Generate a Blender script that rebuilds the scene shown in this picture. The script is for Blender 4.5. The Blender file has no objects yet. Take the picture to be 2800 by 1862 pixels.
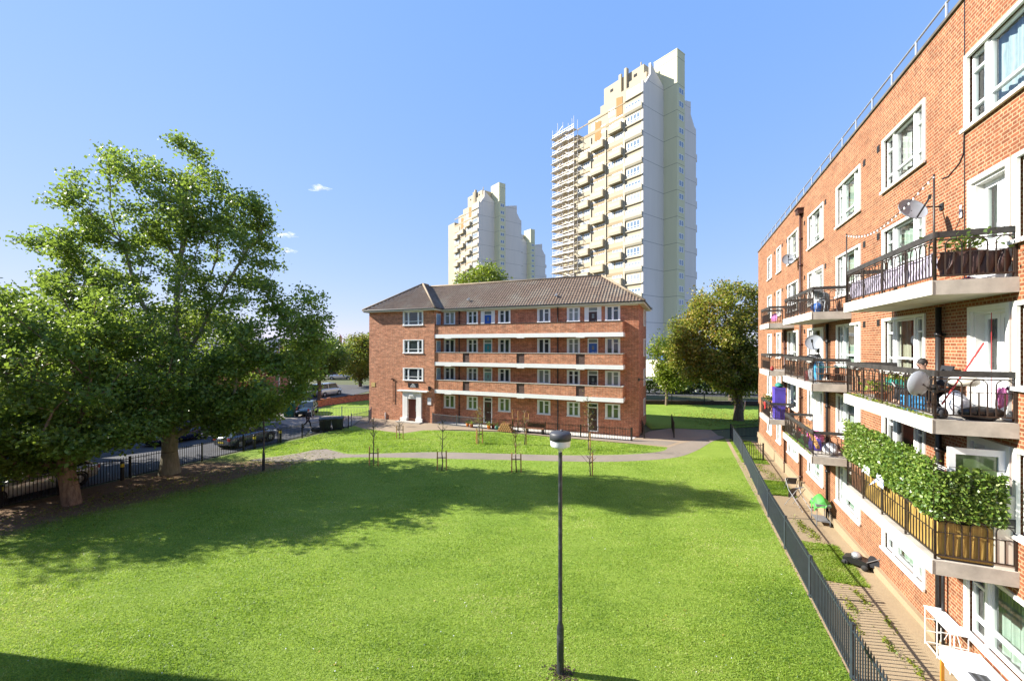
import bpy, bmesh, math, random
import numpy as np
from mathutils import Vector, Matrix
R = math.radians
sc = bpy.context.scene
col = sc.collection
# ---------------------------------------------------------------- camera
cam_d = bpy.data.cameras.new("camera")
cam = bpy.data.objects.new("camera", cam_d)
col.objects.link(cam)
cam.location = (0, 0, 6.84)
cam.rotation_euler = (R(90), 0, 0)
cam_d.sensor_width = 36.0
cam_d.lens = 36.0 * 1119 / 2800
cam_d.shift_y = 14 / 2800
cam_d.clip_start = 0.1
cam_d.clip_end = 6000
sc.camera = cam
# ---------------------------------------------------------------- light
SUN_AZ = (-0.988, 0.150)            # horizontal direction towards the sun
SUN_EL = R(32.5)
w = bpy.data.worlds.new("World"); sc.world = w; w.use_nodes = True
nt = w.node_tree; nt.nodes.clear()
out = nt.nodes.new("ShaderNodeOutputWorld"); bg = nt.nodes.new("ShaderNodeBackground")
sky = nt.nodes.new("ShaderNodeTexSky"); sky.sky_type = 'NISHITA'; sky.sun_disc = False
sky.sun_elevation = SUN_EL
sky.sun_rotation = math.atan2(SUN_AZ[0], SUN_AZ[1])
sky.altitude = 3500; sky.air_density = 1.0; sky.dust_density = 0.0; sky.ozone_density = 1.6
bg.inputs[1].default_value = 0.15
# grade the sky: gentler rise towards the horizon, as in the photograph
sep = nt.nodes.new('ShaderNodeSeparateColor'); com = nt.nodes.new('ShaderNodeCombineColor'); nt.links.new(sky.outputs[0], sep.inputs[0])
for i_, (ex_, k_) in enumerate(((.52, .80), (.30, 1.15), (.06, 2.38))):
    p_ = nt.nodes.new('ShaderNodeMath'); p_.operation = 'POWER'; p_.inputs[1].default_value = ex_; q_ = nt.nodes.new('ShaderNodeMath'); q_.operation = 'MULTIPLY'; q_.inputs[1].default_value = k_
    nt.links.new(sep.outputs[i_], p_.inputs[0]); nt.links.new(p_.outputs[0], q_.inputs[0]); nt.links.new(q_.outputs[0], com.inputs[i_])
nt.links.new(com.outputs[0], bg.inputs[0]); nt.links.new(bg.outputs[0], out.inputs[0])
sd = bpy.data.lights.new("sun", 'SUN'); sd.energy = 4.7; sd.angle = R(0.5); sd.color = (1.0, 0.945, 0.85)
sun = bpy.data.objects.new("sun", sd); col.objects.link(sun)
sv = Vector((SUN_AZ[0] * math.cos(SUN_EL), SUN_AZ[1] * math.cos(SUN_EL), math.sin(SUN_EL))).normalized()
sun.rotation_euler = sv.to_track_quat('Z', 'Y').to_euler()
sun.location = (-30, 4, 40)
vs = sc.view_settings
vs.view_transform = 'Standard'; vs.look = 'None'; vs.gamma = 1.0; vs.exposure = 1.47
sc.render.engine = 'CYCLES'
try:
    sc.cycles.max_bounces = 6; sc.cycles.transparent_max_bounces = 12
    sc.cycles.diffuse_bounces = 3; sc.cycles.caustics_reflective = False; sc.cycles.caustics_refractive = False
except Exception: pass
rnd = random.Random(5)

# ---------------------------------------------------------------- helpers
def gz(y): return -0.03 * min(max(y - 9, 0), 25)

class MB:
    def __init__(s): s.v = []; s.f = []; s.m = []; s.sm = []
    def face(s, pts, m=0, smooth=False):
        b = len(s.v); s.v += [tuple(p) for p in pts]; s.f.append(tuple(range(b, b + len(pts)))); s.m.append(m); s.sm.append(smooth)
    def box(s, x0, x1, y0, y1, z0, z1, m=0, T=None):
        if x0 > x1: x0, x1 = x1, x0
        if y0 > y1: y0, y1 = y1, y0
        if z0 > z1: z0, z1 = z1, z0
        b = len(s.v)
        P = [(x0,y0,z0),(x1,y0,z0),(x1,y1,z0),(x0,y1,z0),(x0,y0,z1),(x1,y0,z1),(x1,y1,z1),(x0,y1,z1)]
        if T is not None: P = [tuple(T @ Vector(p)) for p in P]
        s.v += P
        for f in ((0,3,2,1),(4,5,6,7),(0,1,5,4),(1,2,6,5),(2,3,7,6),(3,0,4,7)):
            s.f.append(tuple(b + i for i in f)); s.m.append(m); s.sm.append(False)
        return s
    def bar(s, a, b, r=0.01, r2=None, n=4, m=0, smooth=False, caps=True):
        a = Vector(a); b = Vector(b); d = b - a
        if d.length < 1e-6: return s
        r2 = r if r2 is None else r2
        d.normalize(); up = Vector((0, 0, 1)) if abs(d.z) < 0.95 else Vector((1, 0, 0))
        x = d.cross(up).normalized(); y = d.cross(x)
        i0 = len(s.v); off = math.pi / n if n == 4 else 0
        k = 1.41421 if n == 4 else 1
        for p, rr in ((a, r), (b, r2)):
            for i in range(n):
                t = 2 * math.pi * i / n + off
                s.v.append(tuple(p + (x * math.cos(t) + y * math.sin(t)) * rr * k))
        for i in range(n):
            j = (i + 1) % n
            s.f.append((i0 + i, i0 + j, i0 + n + j, i0 + n + i)); s.m.append(m); s.sm.append(smooth)
        if caps:
            s.f.append(tuple(i0 + i for i in range(n))[::-1]); s.m.append(m); s.sm.append(False)
            s.f.append(tuple(i0 + n + i for i in range(n))); s.m.append(m); s.sm.append(False)
        return s
    def path(s, pts, r=0.01, n=4, m=0, smooth=False):
        for a, b in zip(pts[:-1], pts[1:]): s.bar(a, b, r, n=n, m=m, smooth=smooth)
        return s
    def lathe(s, prof, c=(0, 0, 0), n=20, m=0, smooth=True, ax='z', T=None):
        i0 = len(s.v)
        for (r, h) in prof:
            for i in range(n):
                t = 2 * math.pi * i / n
                if ax == 'z': p = (c[0] + r * math.cos(t), c[1] + r * math.sin(t), c[2] + h)
                elif ax == 'y': p = (c[0] + r * math.cos(t), c[1] + h, c[2] + r * math.sin(t))
                else: p = (c[0] + h, c[1] + r * math.cos(t), c[2] + r * math.sin(t))
                s.v.append(tuple(T @ Vector(p)) if T is not None else p)
        for k in range(len(prof) - 1):
            for i in range(n):
                j = (i + 1) % n
                s.f.append((i0 + k*n + i, i0 + k*n + j, i0 + (k+1)*n + j, i0 + (k+1)*n + i)); s.m.append(m); s.sm.append(smooth)
        return s
    def prism(s, poly, y0, y1, m=0):      # poly in (x,z), extruded along y
        i0 = len(s.v); n = len(poly)
        s.v += [(x, y0, z) for x, z in poly] + [(x, y1, z) for x, z in poly]
        s.f.append(tuple(i0 + i for i in range(n))); s.f.append(tuple(i0 + n + i for i in range(n))[::-1]); s.m += [m, m]; s.sm += [False, False]
        for i in range(n):
            j = (i + 1) % n
            s.f.append((i0 + i, i0 + n + i, i0 + n + j, i0 + j)); s.m.append(m); s.sm.append(False)
        return s
    def prismx(s, poly, x0, x1, m=0):     # poly in (y,z), extruded along x
        i0 = len(s.v); n = len(poly)
        s.v += [(x0, y, z) for y, z in poly] + [(x1, y, z) for y, z in poly]
        s.f.append(tuple(i0 + i for i in range(n))[::-1]); s.f.append(tuple(i0 + n + i for i in range(n))); s.m += [m, m]; s.sm += [False, False]
        for i in range(n):
            j = (i + 1) % n
            s.f.append((i0 + i, i0 + j, i0 + n + j, i0 + n + i)); s.m.append(m); s.sm.append(False)
        return s
    def ring(s, x0, x1, z0, z1, wd, y0, y1, m=0, wz=None):
        wz = wd if wz is None else wz
        s.box(x0, x0 + wd, y0, y1, z0, z1, m); s.box(x1 - wd, x1, y0, y1, z0, z1, m)
        s.box(x0 + wd, x1 - wd, y0, y1, z0, z0 + wz, m); s.box(x0 + wd, x1 - wd, y0, y1, z1 - wz, z1, m)
    def blob(s, c, r, seed=0, m=0, n=12, k=8, amp=.15):
        rr = random.Random(seed); i0 = len(s.v); ph = [rr.uniform(0, 6) for _ in range(6)]
        for a in range(k + 1):
            th = math.pi * a / k
            for b in range(n):
                p = 2 * math.pi * b / n
                q = 1 + amp * (math.sin(2*p + ph[0]) * math.sin(th) + .6 * math.sin(3*p + ph[1] + 2*th) * math.sin(th) + .5 * math.sin(4*th + ph[2]))
                s.v.append((c[0] + r[0]*q*math.sin(th)*math.cos(p), c[1] + r[1]*q*math.sin(th)*math.sin(p), c[2] + r[2]*q*math.cos(th)))
        for a in range(k):
            for b in range(n):
                j = (b + 1) % n
                s.f.append((i0+a*n+b, i0+(a+1)*n+b, i0+(a+1)*n+j, i0+a*n+j)); s.m.append(m); s.sm.append(True)
        return s
    def build(s, name, mat, parent=None, loc=None, rot=None):
        me = bpy.data.meshes.new(name)
        me.from_pydata(s.v, [], s.f)
        mats = mat if isinstance(mat, (list, tuple)) else [mat]
        for mm in mats: me.materials.append(mm)
        if len(mats) > 1: me.polygons.foreach_set('material_index', s.m)
        if any(s.sm): me.polygons.foreach_set('use_smooth', s.sm)
        me.update()
        o = bpy.data.objects.new(name, me); col.objects.link(o)
        if parent is not None: o.parent = parent
        if loc is not None: o.location = loc
        if rot is not None: o.rotation_euler = (0, 0, rot) if not hasattr(rot, '__len__') else rot
        return o

def tag(o, label=None, cat=None, group=None, kind=None):
    if label: o['label'] = label
    if cat: o['category'] = cat
    if group: o['group'] = group
    if kind: o['kind'] = kind
    return o
def empty(name, loc=(0,0,0), rz=0, label=None, cat=None, group=None):
    o = bpy.data.objects.new(name, None); col.objects.link(o)
    o.location = loc; o.rotation_euler = (0, 0, rz); o.empty_display_size = .2
    return tag(o, label, cat, group)
def kids(o): return [c for c in bpy.data.objects if c.parent == o]
def copy_tree(o, parent=None, loc=None, rz=None, label=None):
    c = o.copy(); col.objects.link(c); c.parent = parent
    if loc is not None: c.location = loc
    if rz is not None: c.rotation_euler = (0, 0, rz)
    if label: c['label'] = label
    for k in list(o.children): copy_tree(k, c)
    return c

# ---------------------------------------------------------------- materials
def newmat(name):
    m = bpy.data.materials.new(name); m.use_nodes = True
    t = m.node_tree; b = t.nodes['Principled BSDF']
    return m, t, b
def N(t, typ, **kw):
    n = t.nodes.new(typ)
    for k, v in kw.items(): setattr(n, k, v)
    return n
def coords(t, what='Object'):
    return N(t, 'ShaderNodeTexCoord').outputs[what]
def mixc(t, fac, a, b, typ='MIX'):
    n = N(t, 'ShaderNodeMix', data_type='RGBA', blend_type=typ)
    for i, x in ((0, fac), (6, a), (7, b)):
        if hasattr(x, 'is_output') or isinstance(x, bpy.types.NodeSocket): t.links.new(x, n.inputs[i])
        else: n.inputs[i].default_value = x if i == 0 else (*x, 1) if len(x) == 3 else x
    return n.outputs[2]
def mth(t, op, a, b=None, clamp=False):
    n = N(t, 'ShaderNodeMath', operation=op, use_clamp=clamp)
    for i, x in ((0, a), (1, b)):
        if x is None: continue
        if isinstance(x, bpy.types.NodeSocket): t.links.new(x, n.inputs[i])
        else: n.inputs[i].default_value = x
    return n.outputs[0]
def noise(t, vec, scale, detail=4, rough=.55, w=None):
    n = N(t, 'ShaderNodeTexNoise'); n.inputs['Scale'].default_value = scale; n.inputs['Detail'].default_value = detail
    n.inputs['Roughness'].default_value = rough
    if vec is not None: t.links.new(vec, n.inputs['Vector'])
    return n.outputs['Fac']
def mrange(t, v, a, b, c=0, d=1, smooth=False):
    n = N(t, 'ShaderNodeMapRange'); n.inputs[1].default_value = a; n.inputs[2].default_value = b
    n.inputs[3].default_value = c; n.inputs[4].default_value = d
    if smooth: n.interpolation_type = 'SMOOTHSTEP'
    t.links.new(v, n.inputs[0]); return n.outputs[0]
def bump(t, b, h, strength=.3, dist=.02):
    n = N(t, 'ShaderNodeBump'); n.inputs['Strength'].default_value = strength; n.inputs['Distance'].default_value = dist
    t.links.new(h, n.inputs['Height']); t.links.new(n.outputs[0], b.inputs['Normal'])
def mapping(t, vec, scale=(1,1,1), rot=(0,0,0), loc=(0,0,0)):
    n = N(t, 'ShaderNodeMapping'); n.inputs['Scale'].default_value = scale; n.inputs['Rotation'].default_value = rot; n.inputs['Location'].default_value = loc
    t.links.new(vec, n.inputs['Vector']); return n.outputs[0]

def plain(name, c, rough=.6, var=.12, scale=4, metal=0, spec=.5, bmp=0, c2=None, streak=False):
    m, t, b = newmat(name)
    v = coords(t)
    if streak: v = mapping(t, v, (1, 1, .15))
    n = noise(t, v, scale, 5, .6)
    f = mrange(t, n, .3, .7)
    c2 = c2 or tuple(max(0, x * (1 - 2.2 * var)) for x in c)
    t.links.new(mixc(t, f, c, c2), b.inputs['Base Color'])
    b.inputs['Roughness'].default_value = rough; b.inputs['Metallic'].default_value = metal
    b.inputs['Specular IOR Level'].default_value = spec
    if bmp: bump(t, b, noise(t, coords(t), scale * 6, 4), bmp, .01)
    return m

def brick(name, c1, c2, mortar, wd=.225, ht=.075, gap=.011, stain=.25, bias=0.0, dark=None, mott=.25):
    m, t, b = newmat(name)
    v = coords(t); s = N(t, 'ShaderNodeSeparateXYZ'); t.links.new(v, s.inputs[0])
    c = N(t, 'ShaderNodeCombineXYZ'); t.links.new(mth(t, 'ADD', s.outputs[0], s.outputs[1]), c.inputs[0]); t.links.new(s.outputs[2], c.inputs[1])
    br = N(t, 'ShaderNodeTexBrick'); t.links.new(c.outputs[0], br.inputs['Vector'])
    br.inputs['Scale'].default_value = 1; br.inputs['Brick Width'].default_value = wd; br.inputs['Row Height'].default_value = ht
    br.inputs['Mortar Size'].default_value = gap; br.inputs['Mortar Smooth'].default_value = .15; br.inputs['Bias'].default_value = bias
    br.offset = .5; br.squash = .5; br.squash_frequency = 2
    br.inputs['Color1'].default_value = (*c1, 1); br.inputs['Color2'].default_value = (*c2, 1); br.inputs['Mortar'].default_value = (*mortar, 1)
    n1 = noise(t, c.outputs[0], .55, 6, .65)
    st = mrange(t, n1, .35, .75)
    dk = dark or tuple(x * .55 for x in c1)
    o = mixc(t, mth(t, 'MULTIPLY', st, stain), br.outputs['Color'], dk)
    # per-brick patchiness
    n2 = noise(t, mapping(t, c.outputs[0], (4.4, 13.3, 1)), 1.0, 1, .5)
    o = mixc(t, mth(t, 'MULTIPLY', mrange(t, n2, .55, .75), mth(t, 'SUBTRACT', .55, mth(t, 'MULTIPLY', br.outputs['Fac'], .55))), o, tuple(x * .45 for x in c1))
    # batches and weathering: mottled at the scale of a few bricks
    n3 = mrange(t, noise(t, mapping(t, c.outputs[0], (1.6, 3.6, 1)), 1.0, 5, .75), .3, .7, 1 - mott, 1 + mott * .55)
    vm = N(t, 'ShaderNodeVectorMath', operation='SCALE'); t.links.new(o, vm.inputs[0]); t.links.new(n3, vm.inputs['Scale']); o = vm.outputs[0]
    # thin rain streaks
    n4 = mrange(t, noise(t, mapping(t, c.outputs[0], (2.5, .18, 1)), 1.0, 4, .7), .60, .78, 0, .35)
    o = mixc(t, n4, o, tuple(x * .5 for x in c1))
    t.links.new(o, b.inputs['Base Color']); b.inputs['Roughness'].default_value = .85; b.inputs['Specular IOR Level'].default_value = .25
    h = mth(t, 'SUBTRACT', mth(t, 'MULTIPLY', noise(t, v, 40, 3), .3), br.outputs['Fac'])
    bump(t, b, h, .5, .006)
    return m

M = {}
M['brick_orange'] = brick('brick_orange', (.335, .112, .050), (.19, .058, .028), (.42, .30, .18), stain=.4, mott=.36)
M['brick_pink'] = brick('brick_pink', (.64, .195, .085), (.35, .092, .046), (.62, .43, .28), stain=.3, mott=.55)
M['brick_red'] = brick('brick_red', (.62, .165, .070), (.33, .080, .040), (.60, .39, .25), stain=.35, mott=.55)
M['brick_dark'] = brick('brick_dark', (.12, .06, .05), (.09, .05, .04), (.16, .12, .1), stain=.3)
M['white'] = plain('white_paint', (.80, .80, .78), .35, .03, 2)
M['cream'] = plain('cream_paint', (.74, .70, .60), .6, .10, 1.2, streak=True)
M['upvc'] = plain('upvc', (.82, .83, .84), .25, .015, 2)
M['render'] = plain('white_render', (.78, .77, .73), .6, .08, 2.5, streak=True)
M['concrete'] = plain('slab_concrete', (.50, .46, .40), .85, .16, 3, bmp=.15)
M['slabedge'] = plain('painted_slab_edge', (.74, .72, .66), .7, .10, 2.2, streak=True, bmp=.1)
M['black'] = plain('black_paint', (.018, .018, .02), .35, .1, 6)
M['rail'] = plain('railing_black', (.022, .020, .020), .45, .2, 8, c2=(.05, .03, .02))
M['board'] = plain('handrail_board', (.055, .050, .046), .6, .3, 6)
M['fenceblue'] = plain('fence_paint', (.032, .042, .055), .4, .15, 5)
M['steel'] = plain('galvanised', (.52, .54, .56), .35, .08, 6, metal=.6)
M['grey_metal'] = plain('grey_metal', (.22, .24, .26), .4, .1, 5, metal=.3)
M['timber'] = plain('stake_timber', (.50, .28, .10), .8, .2, 8, c2=(.34, .17, .06))
M['wood'] = plain('wood_brown', (.22, .10, .05), .6, .2, 6)
M['rubber'] = plain('rubber', (.02, .02, .02), .8, .1, 6)
M['dark'] = plain('dark_interior', (.025, .026, .028), .9, .2, 2)
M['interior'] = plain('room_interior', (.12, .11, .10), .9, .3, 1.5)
M['pavemark'] = plain('mark_white', (.7, .7, .68), .7, .1, 3)

def glassmat(name, tint=(.02, .03, .035), rough=.03, refl=.5, trans=False):
    m, t, b = newmat(name)
    if not trans:
        b.inputs['Base Color'].default_value = (*tint, 1); b.inputs['Roughness'].default_value = rough
        b.inputs['Specular IOR Level'].default_value = refl; b.inputs['IOR'].default_value = 1.6
        bump(t, b, noise(t, coords(t), .8, 1), .04, .3)
    else:
        t.nodes.remove(b); o = t.nodes['Material Output']
        tr = N(t, 'ShaderNodeBsdfTransparent'); tr.inputs[0].default_value = (.82, .88, .86, 1)
        gl = N(t, 'ShaderNodeBsdfGlossy'); gl.inputs['Roughness'].default_value = rough
        fr = N(t, 'ShaderNodeFresnel'); fr.inputs[0].default_value = 1.55
        f = mth(t, 'ADD', mth(t, 'MULTIPLY', fr.outputs[0], 1.3), .03, True)
        mx = N(t, 'ShaderNodeMixShader'); t.links.new(f, mx.inputs[0]); t.links.new(tr.outputs[0], mx.inputs[1]); t.links.new(gl.outputs[0], mx.inputs[2])
        t.links.new(mx.outputs[0], o.inputs[0])
    return m
M['glass'] = glassmat('window_glass', trans=True)
M['glass_dark'] = glassmat('window_glass_dark', (.035, .045, .05))
M['glass_tower'] = glassmat('tower_glass', (.16, .22, .30), .05, .8)
M['glass_pale'] = glassmat('tower_glass_curtained', (.30, .33, .37), .12, .6)
def curtain(name, c):
    m, t, b = newmat(name)
    v = coords(t); wv = N(t, 'ShaderNodeTexWave'); wv.bands_direction = 'X'; wv.inputs['Scale'].default_value = 2.6
    wv.inputs['Distortion'].default_value = 2.5; wv.inputs['Detail'].default_value = 2; t.links.new(v, wv.inputs['Vector'])
    t.links.new(mixc(t, wv.outputs['Fac'], tuple(x * .78 for x in c), c), b.inputs['Base Color'])
    b.inputs['Roughness'].default_value = .9; bump(t, b, wv.outputs['Fac'], .6, .05)
    return m
M['cur_white'] = curtain('net_curtain', (.68, .70, .68))
M['cur_green'] = curtain('green_net_curtain', (.46, .58, .50))
M['cur_cream'] = curtain('cream_curtain', (.58, .54, .42))
M['cur_blue'] = curtain('pale_blue_curtain', (.50, .60, .66))
def pm(key, c, rough=.6, **k): M[key] = plain(key, c, rough, **k)
pm('blue_door', (.02, .11, .45), .35); pm('teal_door', (.03, .27, .30), .35); pm('green_door', (.22, .40, .33), .4)
pm('black_door', (.015, .015, .018), .4); pm('brown_door', (.06, .022, .016), .4); pm('paleblue', (.28, .42, .58), .5)
pm('bin_green', (.015, .12, .08), .4); pm('bin_black', (.02, .024, .032), .4); pm('red', (.48, .03, .03), .6); pm('pink', (.62, .20, .45), .6)
pm('purple', (.09, .06, .42), .5); pm('blue', (.03, .12, .42), .5); pm('lime', (.07, .36, .06), .6); pm('yellow', (.72, .42, .02), .5)
pm('yellow_reflect', (.75, .60, .05), .5); pm('greycloth', (.10, .105, .115), .7); pm('brown_cloth', (.075, .035, .028), .6); pm('magenta', (.50, .06, .30), .6)
pm('whitecloth', (.72, .74, .78), .8); pm('skin', (.42, .25, .18), .55, var=.03); pm('hair', (.015, .012, .01), .7); pm('teal', (.03, .22, .18), .6)
pm('darkcloth', (.02, .022, .028), .8); pm('white_plastic', (.74, .75, .77), .35, var=.03); pm('terracotta', (.42, .15, .07), .8)
pm('orange', (.72, .22, .02), .6); pm('soil', (.07, .045, .03), .9); pm('lilac', (.42, .32, .62), .7); pm('skyblue_plastic', (.06, .32, .62), .5)
# ---------------------------------------------------------------- ground
def surf(name, poly, dz, mat, thick=0, cut=None):
    bm = bmesh.new()
    vs_ = [bm.verts.new((x, y, 0)) for x, y in poly]
    f = bm.faces.new(vs_)
    if f.calc_area() and f.normal.z < 0: f.normal_flip()
    bm.normal_update()
    for yy in (9, 34):
        bmesh.ops.bisect_plane(bm, geom=bm.verts[:] + bm.edges[:] + bm.faces[:], plane_co=(0, yy, 0), plane_no=(0, 1, 0))
    bmesh.ops.triangulate(bm, faces=bm.faces[:])
    for v in bm.verts: v.co.z = gz(v.co.y) + dz
    for f in bm.faces:
        f.normal_update()
        if f.normal.z < 0: f.normal_flip()
    if thick:
        ed = [e for e in bm.edges if e.is_boundary]
        r = bmesh.ops.extrude_edge_only(bm, edges=ed)
        for v in [g for g in r['geom'] if isinstance(g, bmesh.types.BMVert)]: v.co.z -= thick
    me = bpy.data.meshes.new(name); bm.to_mesh(me); bm.free(); me.materials.append(mat)
    o = bpy.data.objects.new(name, me); col.objects.link(o); o['kind'] = 'structure'
    return o
def smooth_poly(pts, k=6):
    n = len(pts); o = []
    for i in range(n):
        p0, p1, p2, p3 = (Vector(pts[(i + j) % n]) for j in (-1, 0, 1, 2))
        for q in range(k):
            t = q / k
            o.append(tuple(.5 * ((2*p1) + (-p0 + p2)*t + (2*p0 - 5*p1 + 4*p2 - p3)*t*t + (-p0 + 3*p1 - 3*p2 + p3)*t**3)))
    return o

def groundmat(name, cols, scale=1.0, rough=.95, bmp=.3, fine=30):
    m, t, b = newmat(name); v = coords(t)
    f1 = mrange(t, noise(t, v, scale, 7, .65), .32, .68); f2 = mrange(t, noise(t, v, fine, 4, .7), .3, .7)
    c = mixc(t, f1, cols[0], cols[1]); c = mixc(t, mth(t, 'MULTIPLY', f2, .5), c, cols[2])
    t.links.new(c, b.inputs['Base Color']); b.inputs['Roughness'].default_value = rough; b.inputs['Specular IOR Level'].default_value = .2
    bump(t, b, noise(t, v, fine * 1.5, 4, .7), bmp, .03)
    return m
M['asphalt'] = groundmat('asphalt', [(.085, .085, .09), (.12, .12, .125), (.06, .06, .065)], .6, fine=40)
M['path'] = groundmat('path_asphalt', [(.28, .235, .185), (.215, .185, .15), (.15, .13, .105)], .5, fine=45)
M['forecourt'] = groundmat('forecourt', [(.34, .26, .18), (.28, .22, .15), (.22, .17, .12)], .4, fine=30)
M['earthfar'] = groundmat('far_ground', [(.10, .12, .05), (.14, .13, .08), (.07, .08, .04)], .1, fine=6)
M['pavement'] = groundmat('pavement', [(.30, .27, .23), (.25, .23, .20), (.18, .16, .14)], .6, fine=30)
# lawn with worn bare earth under the trees along the fence
def lawnmat():
    m, t, b = newmat('lawn'); v = coords(t)
    s = N(t, 'ShaderNodeSeparateXYZ'); t.links.new(v, s.inputs[0]); X, Y = s.outputs[0], s.outputs[1]
    a = mrange(t, noise(t, v, .35, 5, .6), .35, .65); f = mrange(t, noise(t, v, 14, 5, .75), .3, .7)
    c = mixc(t, a, (.225, .335, .045), (.30, .41, .065)); c = mixc(t, mth(t, 'MULTIPLY', f, .7), c, (.07, .13, .015))
    str_ = mrange(t, noise(t, mapping(t, v, (.6, 2.2, 1)), 1.6, 5, .7), .52, .75)
    c = mixc(t, mth(t, 'MULTIPLY', str_, .28), c, (.26, .29, .07))
    # signed distance left of the line (-18.5,15.5)->(-13.2,25)
    d = mth(t, 'ADD', mth(t, 'MULTIPLY', mth(t, 'ADD', X, 18.3), -.873), mth(t, 'MULTIPLY', mth(t, 'SUBTRACT', Y, 15.5), .487))
    d = mth(t, 'ADD', d, mth(t, 'MULTIPLY', mth(t, 'SUBTRACT', noise(t, v, .9, 6, .65), .5), 3.6))
    k = mrange(t, d, -.5, 1.1, 0, 1, True)
    far = mrange(t, mth(t, 'ADD', Y, mth(t, 'MULTIPLY', noise(t, v, .8, 4), 2)), 26.3, 28.2, 1, 0)
    k = mth(t, 'MULTIPLY', k, far)
    e = mixc(t, mrange(t, noise(t, v, 3, 6, .7), .3, .7), (.15, .095, .055), (.25, .165, .10))
    e = mixc(t, mrange(t, noise(t, v, 22, 4, .8), .58, .66), e, (.42, .24, .07))
    t.links.new(mixc(t, k, c, e), b.inputs['Base Color'])
    b.inputs['Roughness'].default_value = .9; b.inputs['Specular IOR Level'].default_value = .15
    bump(t, b, noise(t, v, 30, 5, .8), .9, .06)
    return m
M['lawn'] = lawnmat()
surf('ground', [(-2500, -300), (2500, -300), (2500, 4500), (-2500, 4500)], -.03, M['earthfar'])
FL = [(-23.9, 12.5), (-22.39, 17.9), (-21.71, 19.6), (-20.93, 22.44), (-19.71, 26.02), (-17.95, 31.4), (-16.39, 35.6), (-14.6, 39.4)]   # street fence line
RF = [(4.9, 3.0), (6.99, 8.4), (10.6, 16.9), (15.6, 27.95), (17.95, 33.6)]      # right railing line
surf('road', [(-34, -10), (-27.5, -10), (-24.2, 12.5), (-22.2, 19.6), (-20.2, 26), (-18.6, 31.5), (-17.6, 34.8), (-21.5, 47), (-24.5, 58), (-24, 68), (40, 60), (70, 56), (70, 64), (40, 70), (-22, 78), (-40, 80), (-70, 90), (-70, 82), (-36, 70), (-30, 55), (-28.5, 40), (-30.5, 26)], .004, M['asphalt'])
surf('paving', [(-7.75, 40.1), (-2.7, 37.6), (9.35, 32.4), (10.35, 33.95), (-7.0, 41.1)], .032, M['slabedge'])
surf('lawn', [(-21.5, -5), (-24.0, 12.5)] + FL[1:] + [(-13.6, 38.2), (-11, 36.5), (-7.6, 36.8), (-1, 35.9), (9, 31.3), (13.5, 30), (16.2, 32.6), (17.8, 33.3), (15.5, 27.9), (10.55, 16.9), (6.95, 8.4), (4.9, 3), (3, -5)], .010, M['lawn'])
# asphalt path that crosses the green, curved on both sides
surf('path', smooth_poly([(-16.8, 26.2), (-14.0, 25.9), (-12.2, 26.3), (-10.6, 27.0), (-7, 26.9), (-5.0, 26.7), (0, 26.3), (3.1, 26.0), (6.6, 25.9), (10.4, 26.8), (12.8, 28.7), (15.6, 32.0), (17.6, 34.2), (14.5, 35.5), (12.4, 33.4), (11.4, 30.0), (10.2, 28.6), (7.4, 27.75), (3.3, 27.6), (-1, 28.1), (-5.5, 28.5), (-9.0, 28.1), (-11.0, 27.9), (-12.6, 28.9), (-13.8, 29.6), (-14.6, 28.3), (-15.6, 27.3)]), .016, M['path'])
surf('forecourt', [(-14.9, 38.7), (-13.2, 37.0), (-11.3, 36.3), (-9.4, 35.4), (-8.0, 36.6), (-5, 36.9), (-1.1, 36.3), (4.0, 33.8), (9.1, 31.4), (11.5, 30.0), (13.2, 31.6), (17.4, 34.6), (17.9, 36.8), (14.4, 37.5), (12.2, 36.2), (10.6, 34.3), (8.8, 34.6), (-7.4, 41.3), (-14.6, 44.2), (-15.6, 42.6)], .020, M['forecourt'])
surf('path', [(-7.65, 39.35), (-1.4, 36.7), (3.8, 34.2), (9.0, 31.8), (11.6, 30.6), (13.0, 32.0), (10.9, 32.7), (5.9, 34.3), (-6.1, 39.55)], .026, M['path'])
# the garden strip between railing and right block: paving, lawn patches
def strip(tA, tB, d0, d1): # along the wall frame
    n_ = (.9232, -.3844); u_ = (.3844, .9232)
    P = lambda d, t: (n_[0]*d + u_[0]*t, n_[1]*d + u_[1]*t)
    return [P(d0, tA), P(d1, tA), P(d1, tB), P(d0, tB)]
M['slabs'] = groundmat('paving_slabs', [(.37, .285, .175), (.31, .235, .145), (.24, .18, .12)], .7, fine=25)
surf('paving', strip(-2, 37.3, 3.2, 5.52), .012, M['slabs'])
surf('pavement', [(-29, 41), (-22.9, 40.2), (-18.3, 37.0), (-17.4, 35.1), (-15.2, 39.0), (-15.6, 42.6), (-17, 46), (-24.6, 48.5), (-27.5, 46.5)], .012, M['pavement'])
for (a_, b_) in ((14.7, 17.5), (22.9, 25.45), (29.3, 36.9)):
    surf('lawn', strip(a_, b_, 3.43, 4.95), .020, M['lawn'])
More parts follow.
